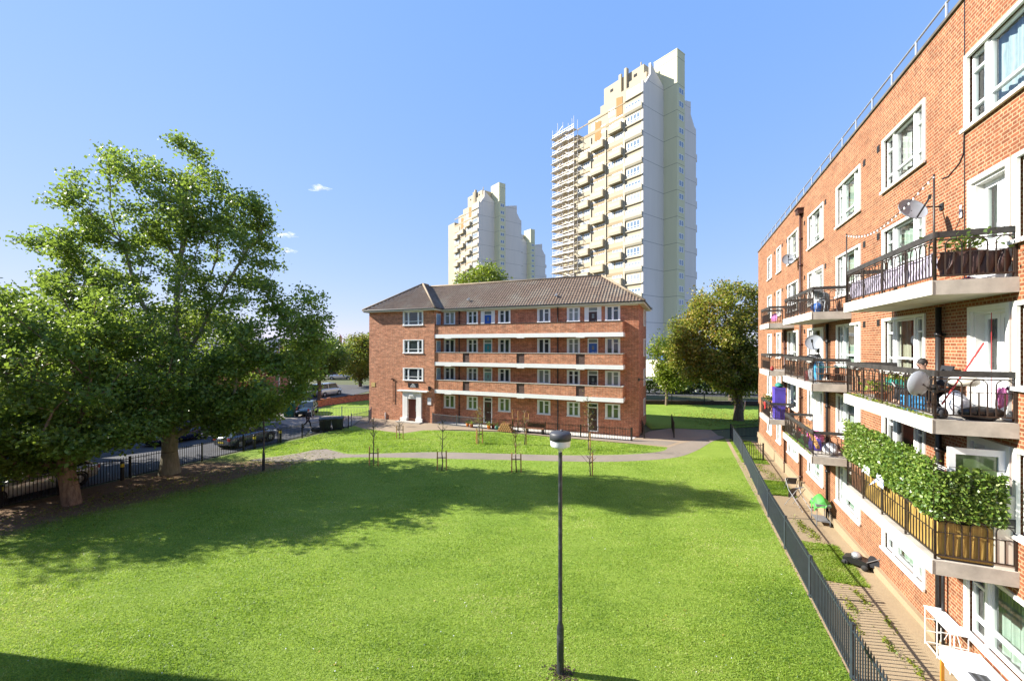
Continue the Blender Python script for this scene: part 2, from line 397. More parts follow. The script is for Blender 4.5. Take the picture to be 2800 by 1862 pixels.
# ================================================================ generic facade pieces (local frame: x along the wall, y outward, z up)
def holewall(mb, x0, x1, z0, z1, y, holes, depth=.12, m=0):
    """front skin of a wall at y with rectangular openings and their reveals; holes = [(x0,x1,z0,z1)]"""
    xs = sorted({x0, x1} | {h[0] for h in holes} | {h[1] for h in holes}); zs = sorted({z0, z1} | {h[2] for h in holes} | {h[3] for h in holes})
    xs = [x for x in xs if x0 <= x <= x1]; zs = [z for z in zs if z0 <= z <= z1]
    for i in range(len(xs) - 1):
        for j in range(len(zs) - 1):
            cx, cz = (xs[i] + xs[i+1]) / 2, (zs[j] + zs[j+1]) / 2
            if any(h[0] < cx < h[1] and h[2] < cz < h[3] for h in holes): continue
            mb.face([(xs[i], y, zs[j]), (xs[i], y, zs[j+1]), (xs[i+1], y, zs[j+1]), (xs[i+1], y, zs[j])], m)
    for (a, b, c, d) in holes:
        yi = y - depth
        mb.face([(a, y, c), (a, y, d), (a, yi, d), (a, yi, c)], m); mb.face([(b, y, d), (b, y, c), (b, yi, c), (b, yi, d)], m)
        mb.face([(a, y, c), (a, yi, c), (b, yi, c), (b, y, c)], m); mb.face([(a, yi, d), (a, y, d), (b, y, d), (b, yi, d)], m)

def window_unit(par, x0, x1, z0, z1, layout, y=0, dep=.12, cur=None, glass='glass', name='window', sur=.10, box=True, open_vent=False, trim='render'):
    """layout: list of (rel. width, [relative heights of panes bottom->top]); surround proud of the wall, frame set back"""
    f = MB()
    f.ring(x0 - .02, x1 + .02, z0 - .03, z1 + .02, sur, y - .02, y + .035, 0, wz=.075)        # rendered surround
    f.box(x0 - .06, x1 + .06, y + .035, y + .08, z0 - .05, z0 + .02, 0)                        # sill
    a, b, c, d = x0 + sur - .02, x1 - sur + .02, z0 + .045, z1 - .055
    yf0, yf1 = y - dep, y - dep + .07
    tot = sum(l[0] for l in layout); mw = .075; bw = .05
    avail = (b - a) - mw * (len(layout) - 1); xx = a
    g = MB()
    for k, (wd, hs) in enumerate(layout):
        wk = avail * wd / tot; xa, xb = xx, xx + wk
        if k < len(layout) - 1: f.box(xb, xb + mw, y - dep, y - .02, c, d, 1)
        f.ring(xa, xb, c, d, .045, yf0, yf1, 1)
        hh = (d - c) - .09; zt = sum(hs); zz = c + .045
        for q, h in enumerate(hs):
            zk = hh * h / zt
            if q < len(hs) - 1: f.box(xa + .045, xb - .045, yf0, yf1 + .01, zz + zk - bw/2, zz + zk + bw/2, 1)
            zz += zk
        g.face([(xa + .04, yf0 + .03, c + .04), (xa + .04, yf0 + .03, d - .04), (xb - .04, yf0 + .03, d - .04), (xb - .04, yf0 + .03, c + .04)])
        xx = xb + mw
    o = f.build(name, [M[trim], M['upvc']], par)
    g.build('pane', M[glass], o)
    if glass == 'glass':
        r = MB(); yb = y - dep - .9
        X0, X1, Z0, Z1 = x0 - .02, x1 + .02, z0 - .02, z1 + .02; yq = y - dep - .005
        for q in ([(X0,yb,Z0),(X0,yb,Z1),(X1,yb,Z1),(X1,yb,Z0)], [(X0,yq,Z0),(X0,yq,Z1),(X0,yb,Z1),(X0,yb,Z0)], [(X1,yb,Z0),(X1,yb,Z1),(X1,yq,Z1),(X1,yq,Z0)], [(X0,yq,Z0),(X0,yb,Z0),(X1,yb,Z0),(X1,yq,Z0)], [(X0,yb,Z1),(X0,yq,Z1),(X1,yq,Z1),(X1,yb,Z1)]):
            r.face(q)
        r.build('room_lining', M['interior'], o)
        if cur:
            cm = MB(); cc, cover = cur; n = 40
            def drape(xa, xb, z_0=None):
                P = []
                k = max(4, int((xb - xa) / .045))
                for i in range(k + 1):
                    t_ = i / k; P.append((xa + (xb - xa) * t_, y - dep - .10 + .025 * math.sin(i * 1.25 + xa * 9)))
                for i in range(k):
                    cm.face([(*P[i], z0 + .03), (*P[i], z1 - .05), (*P[i+1], z1 - .05), (*P[i+1], z0 + .03)], 0, True)
            if cover >= 1: drape(x0 + .05, x1 - .05)
            else:
                L = (x1 - x0) * cover / 2; drape(x0 + .05, x0 + .05 + L); drape(x1 - .05 - L, x1 - .05)
            cm.build('curtain', M[cc], o)
    return o
W3 = [(.40, [.27, .62, .27]), (.92, [.36, 1.14]), (.40, [.27, .62, .27])]
W2 = [(.5, [.4, .8, .27]), (.5, [.4, .8, .27])]

def door_unit(par, x0, x1, z0, z1, y=0, cur='cur_white', dep=.22):
    f = MB()
    f.ring(x0 - .02, x1 + .02, z0, z1 + .02, .10, y - .02, y + .04, 0)
    f.box(x0 + .08, x0 + .12, y - dep, y - .02, z0, z1 - .08, 0); f.box(x1 - .12, x1 - .08, y - dep, y - .02, z0, z1 - .08, 0)
    f.box(x0 + .12, x1 - .12, y - dep, y - .02, z1 - .13, z1 - .08, 0)
    o = f.build('door_frame', [M['render']], par)
    a, b, t = x0 + .12, x1 - .12, z1 - .13; mid = (a + b) / 2
    d = MB(); g = MB()
    for (p, q) in ((a, mid - .004), (mid + .004, b)):
        d.ring(p, q, z0 + .02, t, .085, y - dep, y - dep + .06, 0, wz=.11)
        d.box(p + .085, q - .085, y - dep, y - dep + .06, z0 + .78, z0 + .88, 0)
        d.box(p + .085, q - .085, y - dep + .01, y - dep + .04, z0 + .13, z0 + .78, 0)
        g.face([(p + .08, y - dep + .03, z0 + .85), (p + .08, y - dep + .03, t - .1), (q - .08, y - dep + .03, t - .1), (q - .08, y - dep + .03, z0 + .85)])
    dd = d.build('door_leaf', M['upvc'], o); g.build('pane', M['glass'], o)
    h = MB(); h.box(mid + .02, mid + .04, y - dep + .06, y - dep + .10, z0 + 1.0, z0 + 1.15); h.build('door_handle', M['steel'], o)
    r = MB(); yb = y - dep - .10; n = 16
    for i in range(n):
        xa = a + (b - a) * i / n; xb = a + (b - a) * (i + 1) / n
        r.face([(xa, yb + .02 * math.sin(i * 1.3), z0 + .05), (xa, yb + .02 * math.sin(i * 1.3), t), (xb, yb + .02 * math.sin(i * 1.3 + 1.3), t), (xb, yb + .02 * math.sin(i * 1.3 + 1.3), z0 + .05)], 0, True)
    r.build('curtain', M[cur], o)
    return o

def railing_mb(L, pitch=.345, ph=0.0, h=.78):
    """one run of the ornamental railing, from (0,0,0) along +x, length L: posts, rails, pickets and hoops"""
    mb = MB(); r = .0085
    mb.bar((0, 0, .09), (L, 0, .09), .012); mb.bar((0, 0, h - .02), (L, 0, h - .02), .012)
    hz = h - .13
    mb.bar((0, 0, hz - .13), (L, 0, hz - .13), .006)
    for x in [0, L] + ([L * .25, L * .5, L * .75] if L > 3 else []): mb.bar((x, 0, -.02), (x, 0, h + .06), .016)
    x = ph + .09
    while x < L - .05:
        for dx in (-.115, 0, .115):
            if 0 < x + dx < L: mb.bar((x + dx, 0, .09), (x + dx, 0, hz - (0 if dx else .13)), r)
        pr = None
        for i in range(9):
            t_ = math.pi * i / 8; p = (x - .115 * math.cos(t_), 0, hz + .115 * math.sin(t_) * .95)
            if pr and 0 < p[0] < L and 0 < pr[0]: mb.bar(pr, p, r * .9)
            pr = p
        x += pitch
    return mb
def blend(mb, o, T):
    b = len(mb.v); mb.v += [tuple(T @ Vector(p)) for p in o.v]; mb.f += [tuple(b + i for i in f) for f in o.f]; mb.m += o.m; mb.sm += o.sm

# ================================================================ right-hand block
nW = Vector((.9232, -.3844, 0)); RZ = math.atan2(.9232, .3844)
RB_LOC = nW * 5.5
def RW(x, y, z=0):                      # wall frame -> world
    return Vector((RB_LOC.x + .3844 * x - .9232 * y, RB_LOC.y + .9232 * x + .3844 * y, z))
block = empty('apartment_block', RB_LOC, RZ, 'long orange brick apartment block on the right with balconies and a flat roof', 'building')
FLZ = [0, 2.83, 5.46, 8.06, 10.70]
SH = [(.88, 2.37), (3.46, 4.99), (6.09, 7.61), (8.70, 10.23), (11.36, 12.89)]
BAYS = dict(b=14.29, c=18.23, d=22.12, e=26.15)
wins = []; doors = []
for fl in range(5):
    z0, z1 = SH[fl]
    for k, xc in BAYS.items():
        if k == 'd' and fl in (1, 3): wins.append((xc + .35, xc + 1.14, z0, z1, fl, 'd2')); doors.append((xc - 1.14, xc + .25, FLZ[fl] + .02, z1, fl)); continue
        wins.append((xc - 1.14, xc + 1.14, z0, z1, fl, k))
    wins.append((29.0, 30.2, z0, z1, fl, 'f')); wins.append((31.8, 33.2, z0, z1, fl, 'g'))
    if fl in (1, 2, 3): doors.append((10.32, 11.47, FLZ[fl] + .02, z1, fl)); wins.append((8.9, 10.22, z0, z1, fl, 'a2'))
    else: wins.append((9.32, 11.6, z0, z1, fl, 'a'))
    wins.append((5.2, 7.5, z0, z1, fl, 'z'))
wl = MB()
holes = [w_[:4] for w_ in wins] + [d_[:4] for d_ in doors]
MB_ = wl
PT = 14.13
holewall(wl, 2.0, 37.1, -1.2, PT, 0, holes, .13)
for (x0, x1, y0, y1) in ((2.0, 2.0, -9, 0), (37.1, 37.1, -9, 0)):
    q = [(x0, y0, -1.2), (x0, y0, PT), (x0, y1, PT), (x0, y1, -1.2)]
    wl.face(q if x0 > 10 else q[::-1])
wl.face([(2.0, -9, -1.2), (37.1, -9, -1.2), (37.1, -9, PT), (2.0, -9, PT)])
wl.face([(2.0, 0, PT), (37.1, 0, PT), (37.1, -9, PT), (2.0, -9, PT)])
wl.build('wall', M['brick_orange'], block)
cp = MB(); cp.box(1.96, 37.14, -.35, .05, PT + .002, PT + .07); cp.box(37.14-.35, 37.14, -9.05, -.35, PT + .002, PT + .07)
cp.build('parapet_coping', plain('coping', (.16, .145, .12), .9, .25, 3), block)
pl = MB(); pl.box(2.0, 37.1, 0.003, .10, -1.2, .14); pl.build('plinth', M['slabs'], block)
curs = ['cur_white', 'cur_cream', None, 'cur_green', 'cur_white']
rr = random.Random(3)
for (x0, x1, z0, z1, fl, k) in wins:
    lay = W3 if k in 'abcdez' else W2 if k in ('f', 'a2', 'g') else [(1, [.27, .7, .27])]
    cu = None
    if k == 'a': cu = ('cur_green', 1) if fl == 0 else ('cur_blue', .95)
    elif k in ('b',): cu = {0: ('cur_green', 1), 1: None, 2: ('cur_cream', .8), 3: ('cur_green', 1), 4: ('cur_white', .85)}[fl]
    else:
        q = rr.random()
        cu = (rr.choice(['cur_white', 'cur_cream', 'cur_green']), rr.choice([1, 1, .8])) if q < .88 else None
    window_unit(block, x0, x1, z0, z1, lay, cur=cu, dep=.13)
for (x0, x1, z0, z1, fl) in doors: door_unit(block, x0, x1, z0, z1, cur='cur_green' if fl == 3 else 'cur_white')
vt = MB()
for fl in range(1, 5):
    for x in (15.76, 16.80, 20.74, 23.9, 25.0 - .2, 27.61, 28.7, 30.9):
        z = SH[fl][1] - .08
        v_ = MB(); v_.box(x - .09, x + .09, .003, .012, z - .10, z + .10, 0)
        for s_ in range(4): v_.box(x - .08, x + .08, .012, .017, z - .08 + s_ * .045, z - .06 + s_ * .045, 0)
        v_.build('air_brick', M['black'], block)
# downpipes with brackets
def downpipe(par, x, z0, z1, y=.09, r=.055, hopper=False, mat='black'):
    p = MB(); p.bar((x, y, z0), (x, y, z1), r, n=10, smooth=True)
    z = z0 + .6
    while z < z1: p.lathe([(r, 0), (r + .018, 0), (r + .018, .09), (r, .09)], (x, y, z), 10); p.box(x - r - .05, x + r + .05, .004, .03, z + .02, z + .06); z += 1.31
    if hopper:
        p.box(x - .22, x + .22, .004, .26, z1, z1 + .22); p.box(x - .26, x + .26, .004, .30, z1 + .22, z1 + .27)
    return p.build('drainpipe', M[mat], par)
downpipe(block, 24.25, -.3, 13.35, hopper=True, mat='brown_door')
downpipe(block, 12.40, -.1, 7.72); downpipe(block, 12.22, -.1, 2.55, r=.03)
downpipe(block, 20.2, -.2, 7.72); downpipe(block, 27.64, -.5, 7.72, mat='brown_door')
cj = MB(); cj.box(11.63, 11.655, .002, .008, 8.2, PT); cj.path([(11.64, .012, 11.3), (11.66, .012, 10.9), (11.8, .012, 10.75), (11.95, .012, 10.7), (12.2, .012, 10.62), (12.45, .012, 10.66)], .008); cj.build('cable', M['black'], block)
# roof guard rail
gr_ = MB(); y_ = -.12
x = 3.24
xs_ = []
while x < 36.6: xs_.append(x); x += 1.33
for x in xs_:
    gr_.bar((x, y_, PT + .07), (x, y_, PT + .62), .028, n=8); gr_.box(x - .06, x + .06, y_ - .06, y_ + .06, PT + .07, PT + .085)
gr_.bar((xs_[0], y_, PT + .60), (xs_[-1], y_, PT + .60), .026, n=8)
gr_.build('roof_railing', M['steel'], block)

M['ruststain'] = plain('rust_stain', (.42, .33, .22), .9, .2, 9)
# balconies: slab > railing, handrail
def balcony(x0, x1, zt, depth=1.17, side0=True, th=.27, x0_sideboard=True):
    s = MB(); s.box(x0, x1, .002, depth, zt - th, zt, 0)
    # front edge painted
    s.box(x0 - .012, x1 + .012, depth, depth + .015, zt - th + .005, zt - .004, 1)
    r = MB(); L = x1 - x0; yy = depth - .06; i_ = .05
    blend(r, railing_mb(L - 2 * i_), Matrix.Translation((x0 + i_, yy, zt)))
    for x in (x0 + i_, x1 - i_):
        blend(r, railing_mb(yy - .02, ph=.05), Matrix.Translation((x, .02, zt)) @ Matrix.Rotation(R(90), 4, 'Z'))
    h = MB(); z = zt + .80
    h.box(x0 + .02, x1 - .02, yy - .022, yy + .022, z, z + .115); h.box(x0 + .028, x0 + .072, .01, yy - .022, z, z + .112); h.box(x1 - .072, x1 - .028, .01, yy - .022, z, z + .112)
    for q in range(6):
        xx = x0 + .2 + q * (L - .4) / 5; h.box(xx - .02, xx + .02, yy - .012, yy + .012, z - .06, z)
    for q in range(9):   # rust and water runs on the painted edge
        xx = rnd.uniform(x0 + .1, x1 - .1); l_ = rnd.uniform(.05, .2); w_ = rnd.uniform(.006, .02)
        s.box(xx, xx + w_, depth + .0155, depth + .017, zt - .005 - l_, zt - .005, 2)
    o = s.build('balcony', [M['concrete'], M['slabedge'], M['ruststain']], block)
    r.build('railing', M['rail'], o); h.build('handrail', M['board'], o)
    return o
for z in (FLZ[1], FLZ[2], FLZ[3]):
    balcony(10.12, 14.63, z); balcony(17.9, 22.4, z); balcony(25.9, 28.55, z)
# ================================================================ middle block (walk-up flats with galleries)
RZM = math.atan2(.3844, -.9232)
ML = Vector((10.47, 33.8, 0))
def MW(x, y, z=0): return Vector((ML.x - .9232 * x - .3844 * y, ML.y + .3844 * x - .9232 * y, z))
flats = empty('brick_flats', ML, RZM, 'four-storey red brick flats with white-edged galleries, brown tiled hipped roof and projecting stair wing', 'building')
EZ = 10.28; GB = -.95; WX0, WX1, WY = 19.0, 27.05, 1.30
SL = [2.55, 5.23, 7.90]
rows = [(.66, 1.90), (3.42, 4.68), (6.13, 7.47), (8.95, 10.20)]
cols = [(1.51, 2.73, 'A'), (4.94, 6.06, 'B'), (7.63, 8.83, 'C'), (11.51, 12.72, 'D'), (14.93, 16.09, 'E'), (17.45, 18.70, 'F')]
dr_ = [(3.36, 4.22), (13.40, 14.28)]
wl = MB(); H = []
for z0, z1 in rows:
    for a, b, _ in cols: H.append((a, b, z0, z1))
DZ = [(-.55, 1.90), (2.57, 4.70), (5.25, 7.45), (7.92, 10.18)]
for z0, z1 in DZ:
    for a, b in dr_: H.append((a, b, z0, z1))
holewall(wl, 0, WX0, GB, EZ, 0, H, .10)
wl.face([(0, 0, GB), (0, -7.4, GB), (0, -7.4, EZ), (0, 0, EZ)])
wl.face([(WX1, -7.4, GB), (WX1, 0, GB), (WX1, 0, EZ), (WX1, -7.4, EZ)]); wl.face([(0, -7.4, GB), (WX1, -7.4, GB), (WX1, -7.4, EZ), (0, -7.4, EZ)])
WH = [(20.30, 22.70, z0, z1) for z0, z1 in ((3.37, 4.60), (6.10, 7.42), (8.87, 10.26))]
DH = (20.98, 22.05, -.42, 1.55)
ww = MB(); holewall(ww, WX0, WX1, GB, EZ, WY, WH + [DH], .12)
SD = [(.28, .92, DZ[k][0], DZ[k][0] + 2.0) for k in (1, 2, 3)]
ww.face([(WX0, WY, GB), (WX0, 0, GB), (WX0, 0, EZ), (WX0, WY, EZ)]); ww.face([(WX1, 0, GB), (WX1, WY, GB), (WX1, WY, EZ), (WX1, 0, EZ)])
wl.build('wall', M['brick_red'], flats); ww.build('wing_wall', M['brick_pink'], flats)
LAY = dict(A=[(1, [1.3]), (1, [.9, .35])], B=[(1, [.85, .4]), (1, [.85, .4])], C=[(1, [1.3]), (1, [.9, .35])][::-1], D=[(1, [1.3]), (1, [.9, .35])], E=[(1, [.85, .4]), (1, [.85, .4])], F=[(1, [1.3]), (1, [.9, .35])])
# x grows to the viewer's left: first entry of a layout is the viewer's right
LAY['A'] = [(1, [.9, .35]), (1, [1.3])]; LAY['C'] = [(1, [.9, .35]), (1, [1.3])]; LAY['D'] = [(1, [1.3]), (1, [.9, .35])]; LAY['F'] = [(1, [1.3]), (1, [.9, .35])]
M['glass_mid_curtain'] = glassmat('curtained_glass', (.20, .23, .21), .1, .5)
M['glass_mid_green'] = glassmat('green_reflection_tint_glass', (.10, .15, .06), .1, .5)  # reflected green is put into the base colour of the glass
rr = random.Random(8)
for i, (z0, z1) in enumerate(rows):
    for a, b, k in cols:
        g = 'glass_dark' if rr.random() < .55 else 'glass_mid_curtain'
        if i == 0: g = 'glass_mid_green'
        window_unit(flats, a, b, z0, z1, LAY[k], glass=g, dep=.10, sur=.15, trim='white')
for (a, b, z0, z1) in WH:
    window_unit(flats, a, b, z0, z1, [(.42, [.3, .8]), (1.1, [.3, .9]), (.42, [.3, .8])], y=WY, glass='glass_dark', dep=.11, sur=.17, trim='white')
DC = [['brown_door', 'brown_door'], ['black_door', 'green_door'], ['blue_door', 'teal_door'], ['brown_door', 'blue_door']]
for k, (z0, z1) in enumerate(DZ):
    for j, (a, b) in enumerate(dr_):
        f = MB(); f.ring(a - .02, b + .02, z0, z1 + .02, .09, -.10, .03)
        if k == 3: f.box(a - .3, a - .02, .003, .03, z0, z1 + .02); f.box(b + .02, b + .3, .003, .03, z0, z1 + .02)
        zt = z1 - .42; f.box(a + .07, b - .07, -.10, 0, zt, zt + .07)
        o = f.build('door_frame', M['white'], flats)
        d = MB(); d.box(a + .07, b - .07, -.10, -.05, z0 + .02, zt)
        for (p, q) in ((.12, .9), (1.05, 1.5)):
            if z0 + q < zt: d.ring(a + .17, b - .17, z0 + p, z0 + q, .03, -.05, -.035)
        d.build('door', M[DC[k][j]], o)
        g = MB(); g.face([(a + .07, -.07, zt + .07), (a + .07, -.07, z1 - .07), (b - .07, -.07, z1 - .07), (b - .07, -.07, zt + .07)])
        g.box((a+b)/2 - .10, (a+b)/2 + .10, -.05, -.045, zt - .55, zt - .2); g.build('pane', M['glass_mid_curtain'] if k else M['glass_dark'], o)
        h = MB(); h.box(a + .16, a + .19, -.05, 0, z0 + .95, z0 + 1.1); h.box((a+b)/2 - .12, (a+b)/2 + .12, -.05, -.03, z0 + 1.0, z0 + 1.04); h.build('door_handle', M['steel'], o)
# pale blue gallery doors in the wing's side
for (y0, y1, z0, z1) in SD:
    f = MB(); f.box(WX0 - .04, WX0 - .002, y0 - .06, y1 + .06, z0, z1 + .08, 0); o = f.build('door_frame', M['white'], flats)
    f = MB(); f.box(WX0 - .07, WX0 - .041, y0, y1, z0 + .02, z1, 0); f.build('door', M['paleblue'], o)
# galleries
for k, zs in enumerate(SL):
    s = MB(); s.box(1.10, WX0, .002, 1.24, zs - .32, zs, 0); s.box(1.08, WX0 - .002, 1.24, 1.27, zs - .33, zs + .02, 1)
    s.box(1.085, 1.10, .05, 1.24, zs - .33, zs + .02, 1)
    o = s.build('gallery', [M['concrete'], M['white']], flats)
    p = MB(); zc = zs + .92; PN = [(4.23, 4.99), (9.65, 10.42), (15.2, 15.91)]
    xs = [1.14] + [v for q in PN for v in q] + [WX0]
    for a, b in zip(xs[::2], xs[1::2]): p.box(a, b, 1.08, 1.20, zs + .02, zc)
    p.box(1.14, 1.26, .002, 1.08, zs + .02, zc)
    p.build('parapet', M['brick_pink'], o)
    for a, b in PN:
        q_ = MB(); q_.box(a, b, 1.06, 1.20 if k == 2 else 1.14, zs + .02, zc); q_.build('parapet_panel', M['brick_red'] if k == 2 else M['brick_dark'], o)
    c = MB(); c.box(1.10, WX0 - .003, 1.05, 1.235, zc, zc + .055); c.box(1.10, 1.30, .003, 1.05, zc, zc + .055); c.build('coping', M['concrete'] if k < 2 else M['board'], o)
    for x in (4.6, 10.0, 17.5): dw = MB(); dw.box(x - .35, x + .35, 1.0, 1.3, zs - .40, zs - .34); dw.build('overflow_tray', M['slabedge'], o)
for x in (6.9, 16.94): downpipe(flats, x, GB, 10.2, y=.08, r=.05)
# entrance portico
f = MB(); y = WY
f.box(20.40, 20.98, y + .002, y + .22, -.6, 1.9); f.box(22.05, 22.63, y + .002, y + .22, -.6, 1.9); f.box(20.40, 22.63, y + .002, y + .22, 1.9, 2.28)
f.box(20.98, 22.05, y + .002, y + .20, 1.55, 1.9); f.box(20.20, 20.98, y + .22, y + .36, -.7, -.35); f.box(22.05, 22.83, y + .22, y + .36, -.7, -.35)
f.box(19.6, 23.15, y + .002, y + .42, 2.28, 2.40); f.box(21.2, 21.83, y + .22, y + .27, 1.75, 2.2); f.box(21.3, 21.73, y + .27, y + .30, 1.85, 2.1)
pf = f.build('portico', M['render'], flats)
f = MB(); f.box(20.1, 22.95, y + .36, y + .95, -.80, -.62); f.box(19.75, 23.3, y + .36, y + 1.35, -.9, -.74); f.build('steps', M['concrete'], flats)
f = MB(); f.box(21.0, 22.03, y - .12, y - .07, -.42, 1.55)
for q in range(4): f.box(21.06 + q * .245, 21.25 + q * .245, y - .07, y - .055, -.3, 1.4)
o = f.build('entrance_door', plain('red_brown_door', (.16, .05, .035), .4), flats); f = MB(); f.bar((21.2, y - .03, .3), (21.2, y - .03, .9), .02); f.build('door_handle', M['steel'], o)
# brick quoins beside the door, door number sign with three lines of lettering
for s_ in (0, 1):
    f = MB()
    for q in range(8):
        if s_: f.box(20.05 if q % 2 else 20.15, 20.38, y + .003, y + .06, -.45 + q * .30, -.20 + q * .30)
        else: f.box(22.65, 22.95 if q % 2 else 22.85, y + .003, y + .06, -.45 + q * .30, -.20 + q * .30)
    f.build('quoins', M['brick_red'], flats)
f = MB(); f.box(20.9, 22.1, y + .003, y + .03, 2.66, 3.10); sg = f.build('name_board', M['black'], flats)
def text(par, body, size, loc, rot, mat, name='lettering', align='CENTER', ext=.004):
    cu = bpy.data.curves.new(name, 'FONT'); cu.body = body; cu.size = size; cu.align_x = align; cu.extrude = ext
    ob = bpy.data.objects.new(name, cu); col.objects.link(ob)
    bpy.context.view_layer.update()
    me = bpy.data.meshes.new_from_object(ob); bpy.data.objects.remove(ob)
    o = bpy.data.objects.new(name, me); col.objects.link(o); me.materials.clear(); me.materials.append(mat); o.parent = par; o.location = loc; o.rotation_euler = rot; return o
# board lettering too small to read in the photograph: short bars for its three lines
f = MB()
for li, (n_, zz) in enumerate(((4, 2.99), (7, 2.87), (9, 2.75))):
    for q in range(n_): wq = .055; f.box(21.5 - (n_ * .075) / 2 + q * .075, 21.5 - (n_ * .075) / 2 + q * .075 + wq * (.7 + .3 * ((q * 7) % 3) / 2), y + .03, y + .036, zz - .03, zz + .03)
f.build('lettering', M['white'], sg)
f = MB(); f.box(19.35, 19.75, y + .003, y + .06, 1.05, 1.72); f.build('notice_board', M['white_plastic'], flats)
f = MB(); f.box(19.45, 19.65, y + .003, y + .14, 2.45, 2.85); f.build('wall_light', M['black'], flats)
f = MB(); f.box(26.25, 26.75, y + .003, y + .03, 2.55, 3.0); f.build('wall_plaque', plain('yellow_plaque', (.62, .44, .15), .6), flats)
f = MB(); f.bar((23.9, y + .06, 1.0), (23.9, y + .06, 3.4), .03, n=6); f.box(23.88, 24.15, y + .03, y + .12, 3.38, 3.5); f.build('vent_pipe', M['brown_door'], flats)
f = MB(); f.bar((24.9, y + .06, -.7), (24.9, y + .06, -.05), .05, n=8); f.build('white_pipe', M['white'], flats)
# side windows (seen edge-on) on the right end wall
for z0, z1 in rows:
    f = MB(); f.ring(-5.6, -4.2, z0 - .3, z1, .1, 0.003, .08)
    o = f.build('side_window', M['white'], flats); o.rotation_euler = (0, 0, R(90)); o.location = (0, 0, 0)
    g = MB(); g.face([(-5.5, .03, z0 - .2), (-4.3, .03, z0 - .2), (-4.3, .03, z1 - .1), (-5.5, .03, z1 - .1)]); g.build('pane', M['glass_dark'], o)
# eaves
f = MB(); f.box(-.45, WX1 + .45, -7.85, .45, EZ, EZ + .16); f.box(WX0 - .32, WX1 + .449, .45, WY + .45, EZ, EZ + .16)
f.box(.02, WX0 - .02, .003, .06, EZ - .10, EZ)
f.build('soffit', M['cream'], flats)
f = MB(); zg = EZ + .16
f.bar((-.5, .52, zg + .02), (WX0 - .35, .52, zg + .02), .055, n=8); f.bar((-.52, .5, zg + .02), (-.52, -7.9, zg + .02), .055, n=8)
f.bar((WX0 - .37, WY + .52, zg + .02), (WX1 + .5, WY + .52, zg + .02), .055, n=8); f.bar((WX0 - .37, WY + .5, zg + .02), (WX0 - .37, .5, zg + .02), .055, n=8)
f.build('gutter', M['black'], flats)
# tiled roof: real corrugated pantile surfaces
def roof_face(mb, o, e, up, width, lim, cw=.27, amp=.038, rows_=.34):
    """o origin at an eave end, e unit eave dir, up unit slope dir, lim(s)->(lo,hi) slope range at eave position s"""
    o, e, up = Vector(o), Vector(e).normalized(), Vector(up).normalized(); n = e.cross(up)
    if n.z < 0: n = -n
    prof = [(0, 0), (.25, 1), (.5, 0), (.75, -.55)]
    s = 0; S = []
    while s < width: S += [(s + a * cw, b * amp) for a, b in prof if s + a * cw < width]; s += cw
    S.append((width, 0))
    for (s0, h0), (s1, h1) in zip(S[:-1], S[1:]):
        (a0, b0), (a1, b1) = lim(s0), lim(s1)
        if b0 <= a0 and b1 <= a1: continue
        b0, b1 = max(b0, a0), max(b1, a1)
        p = [o + e*s0 + up*a0 + n*h0, o + e*s1 + up*a1 + n*h1, o + e*s1 + up*b1 + n*h1, o + e*s0 + up*b0 + n*h0]
        # courses
        k = max(1, int(max(b0 - a0, b1 - a1) / rows_))
        for q in range(k):
            t0, t1 = q / k, (q + 1) / k
            A, B = p[0].lerp(p[3], t0) + n * .02, p[1].lerp(p[2], t0) + n * .02; C_, D_ = p[1].lerp(p[2], t1), p[0].lerp(p[3], t1)
            f_ = [A, B, C_, D_]
            if (B - A).cross(D_ - A).dot(n) < 0: f_ = f_[::-1]
            mb.face(f_, 0)
SLP = .70; ang = math.atan(SLP); cu_, su_ = math.cos(ang), math.sin(ang); ZE = zg + .03
Wd, Dp = WX1 + 1.0, 8.4; half = Dp / 2
tile = None
m, t, b = newmat('roof_tile'); v = coords(t)
nn = noise(t, mapping(t, v, (4.2, 3, 3)), 1, 2, .6)
c = mixc(t, mrange(t, nn, .35, .65), (.185, .125, .082), (.115, .078, .052)); c = mixc(t, mrange(t, noise(t, v, .5, 6, .7), .5, .72), c, (.20, .17, .125))
t.links.new(c, b.inputs['Base Color']); b.inputs['Roughness'].default_value = .8
M['tile'] = m; M['ridge'] = plain('ridge_tile', (.34, .26, .17), .85, .2, 4)
r = MB()
hs = lambda s: min(s, Wd - s, half) / cu_
roof_face(r, (-.5, .5, ZE), (1, 0, 0), (0, -cu_, su_), Wd, lambda s: (0, hs(s)))
roof_face(r, (-.5, -7.9, ZE), (1, 0, 0), (0, cu_, su_), Wd, lambda s: (0, hs(s)), cw=.6)
he = lambda s: min(s, Dp - s) / cu_
roof_face(r, (-.5, -7.9, ZE), (0, 1, 0), (cu_, 0, su_), Dp, lambda s: (0, he(s)))
roof_face(r, (-.5 + Wd, -7.9, ZE), (0, 1, 0), (-cu_, 0, su_), Dp, lambda s: (0, he(s)))
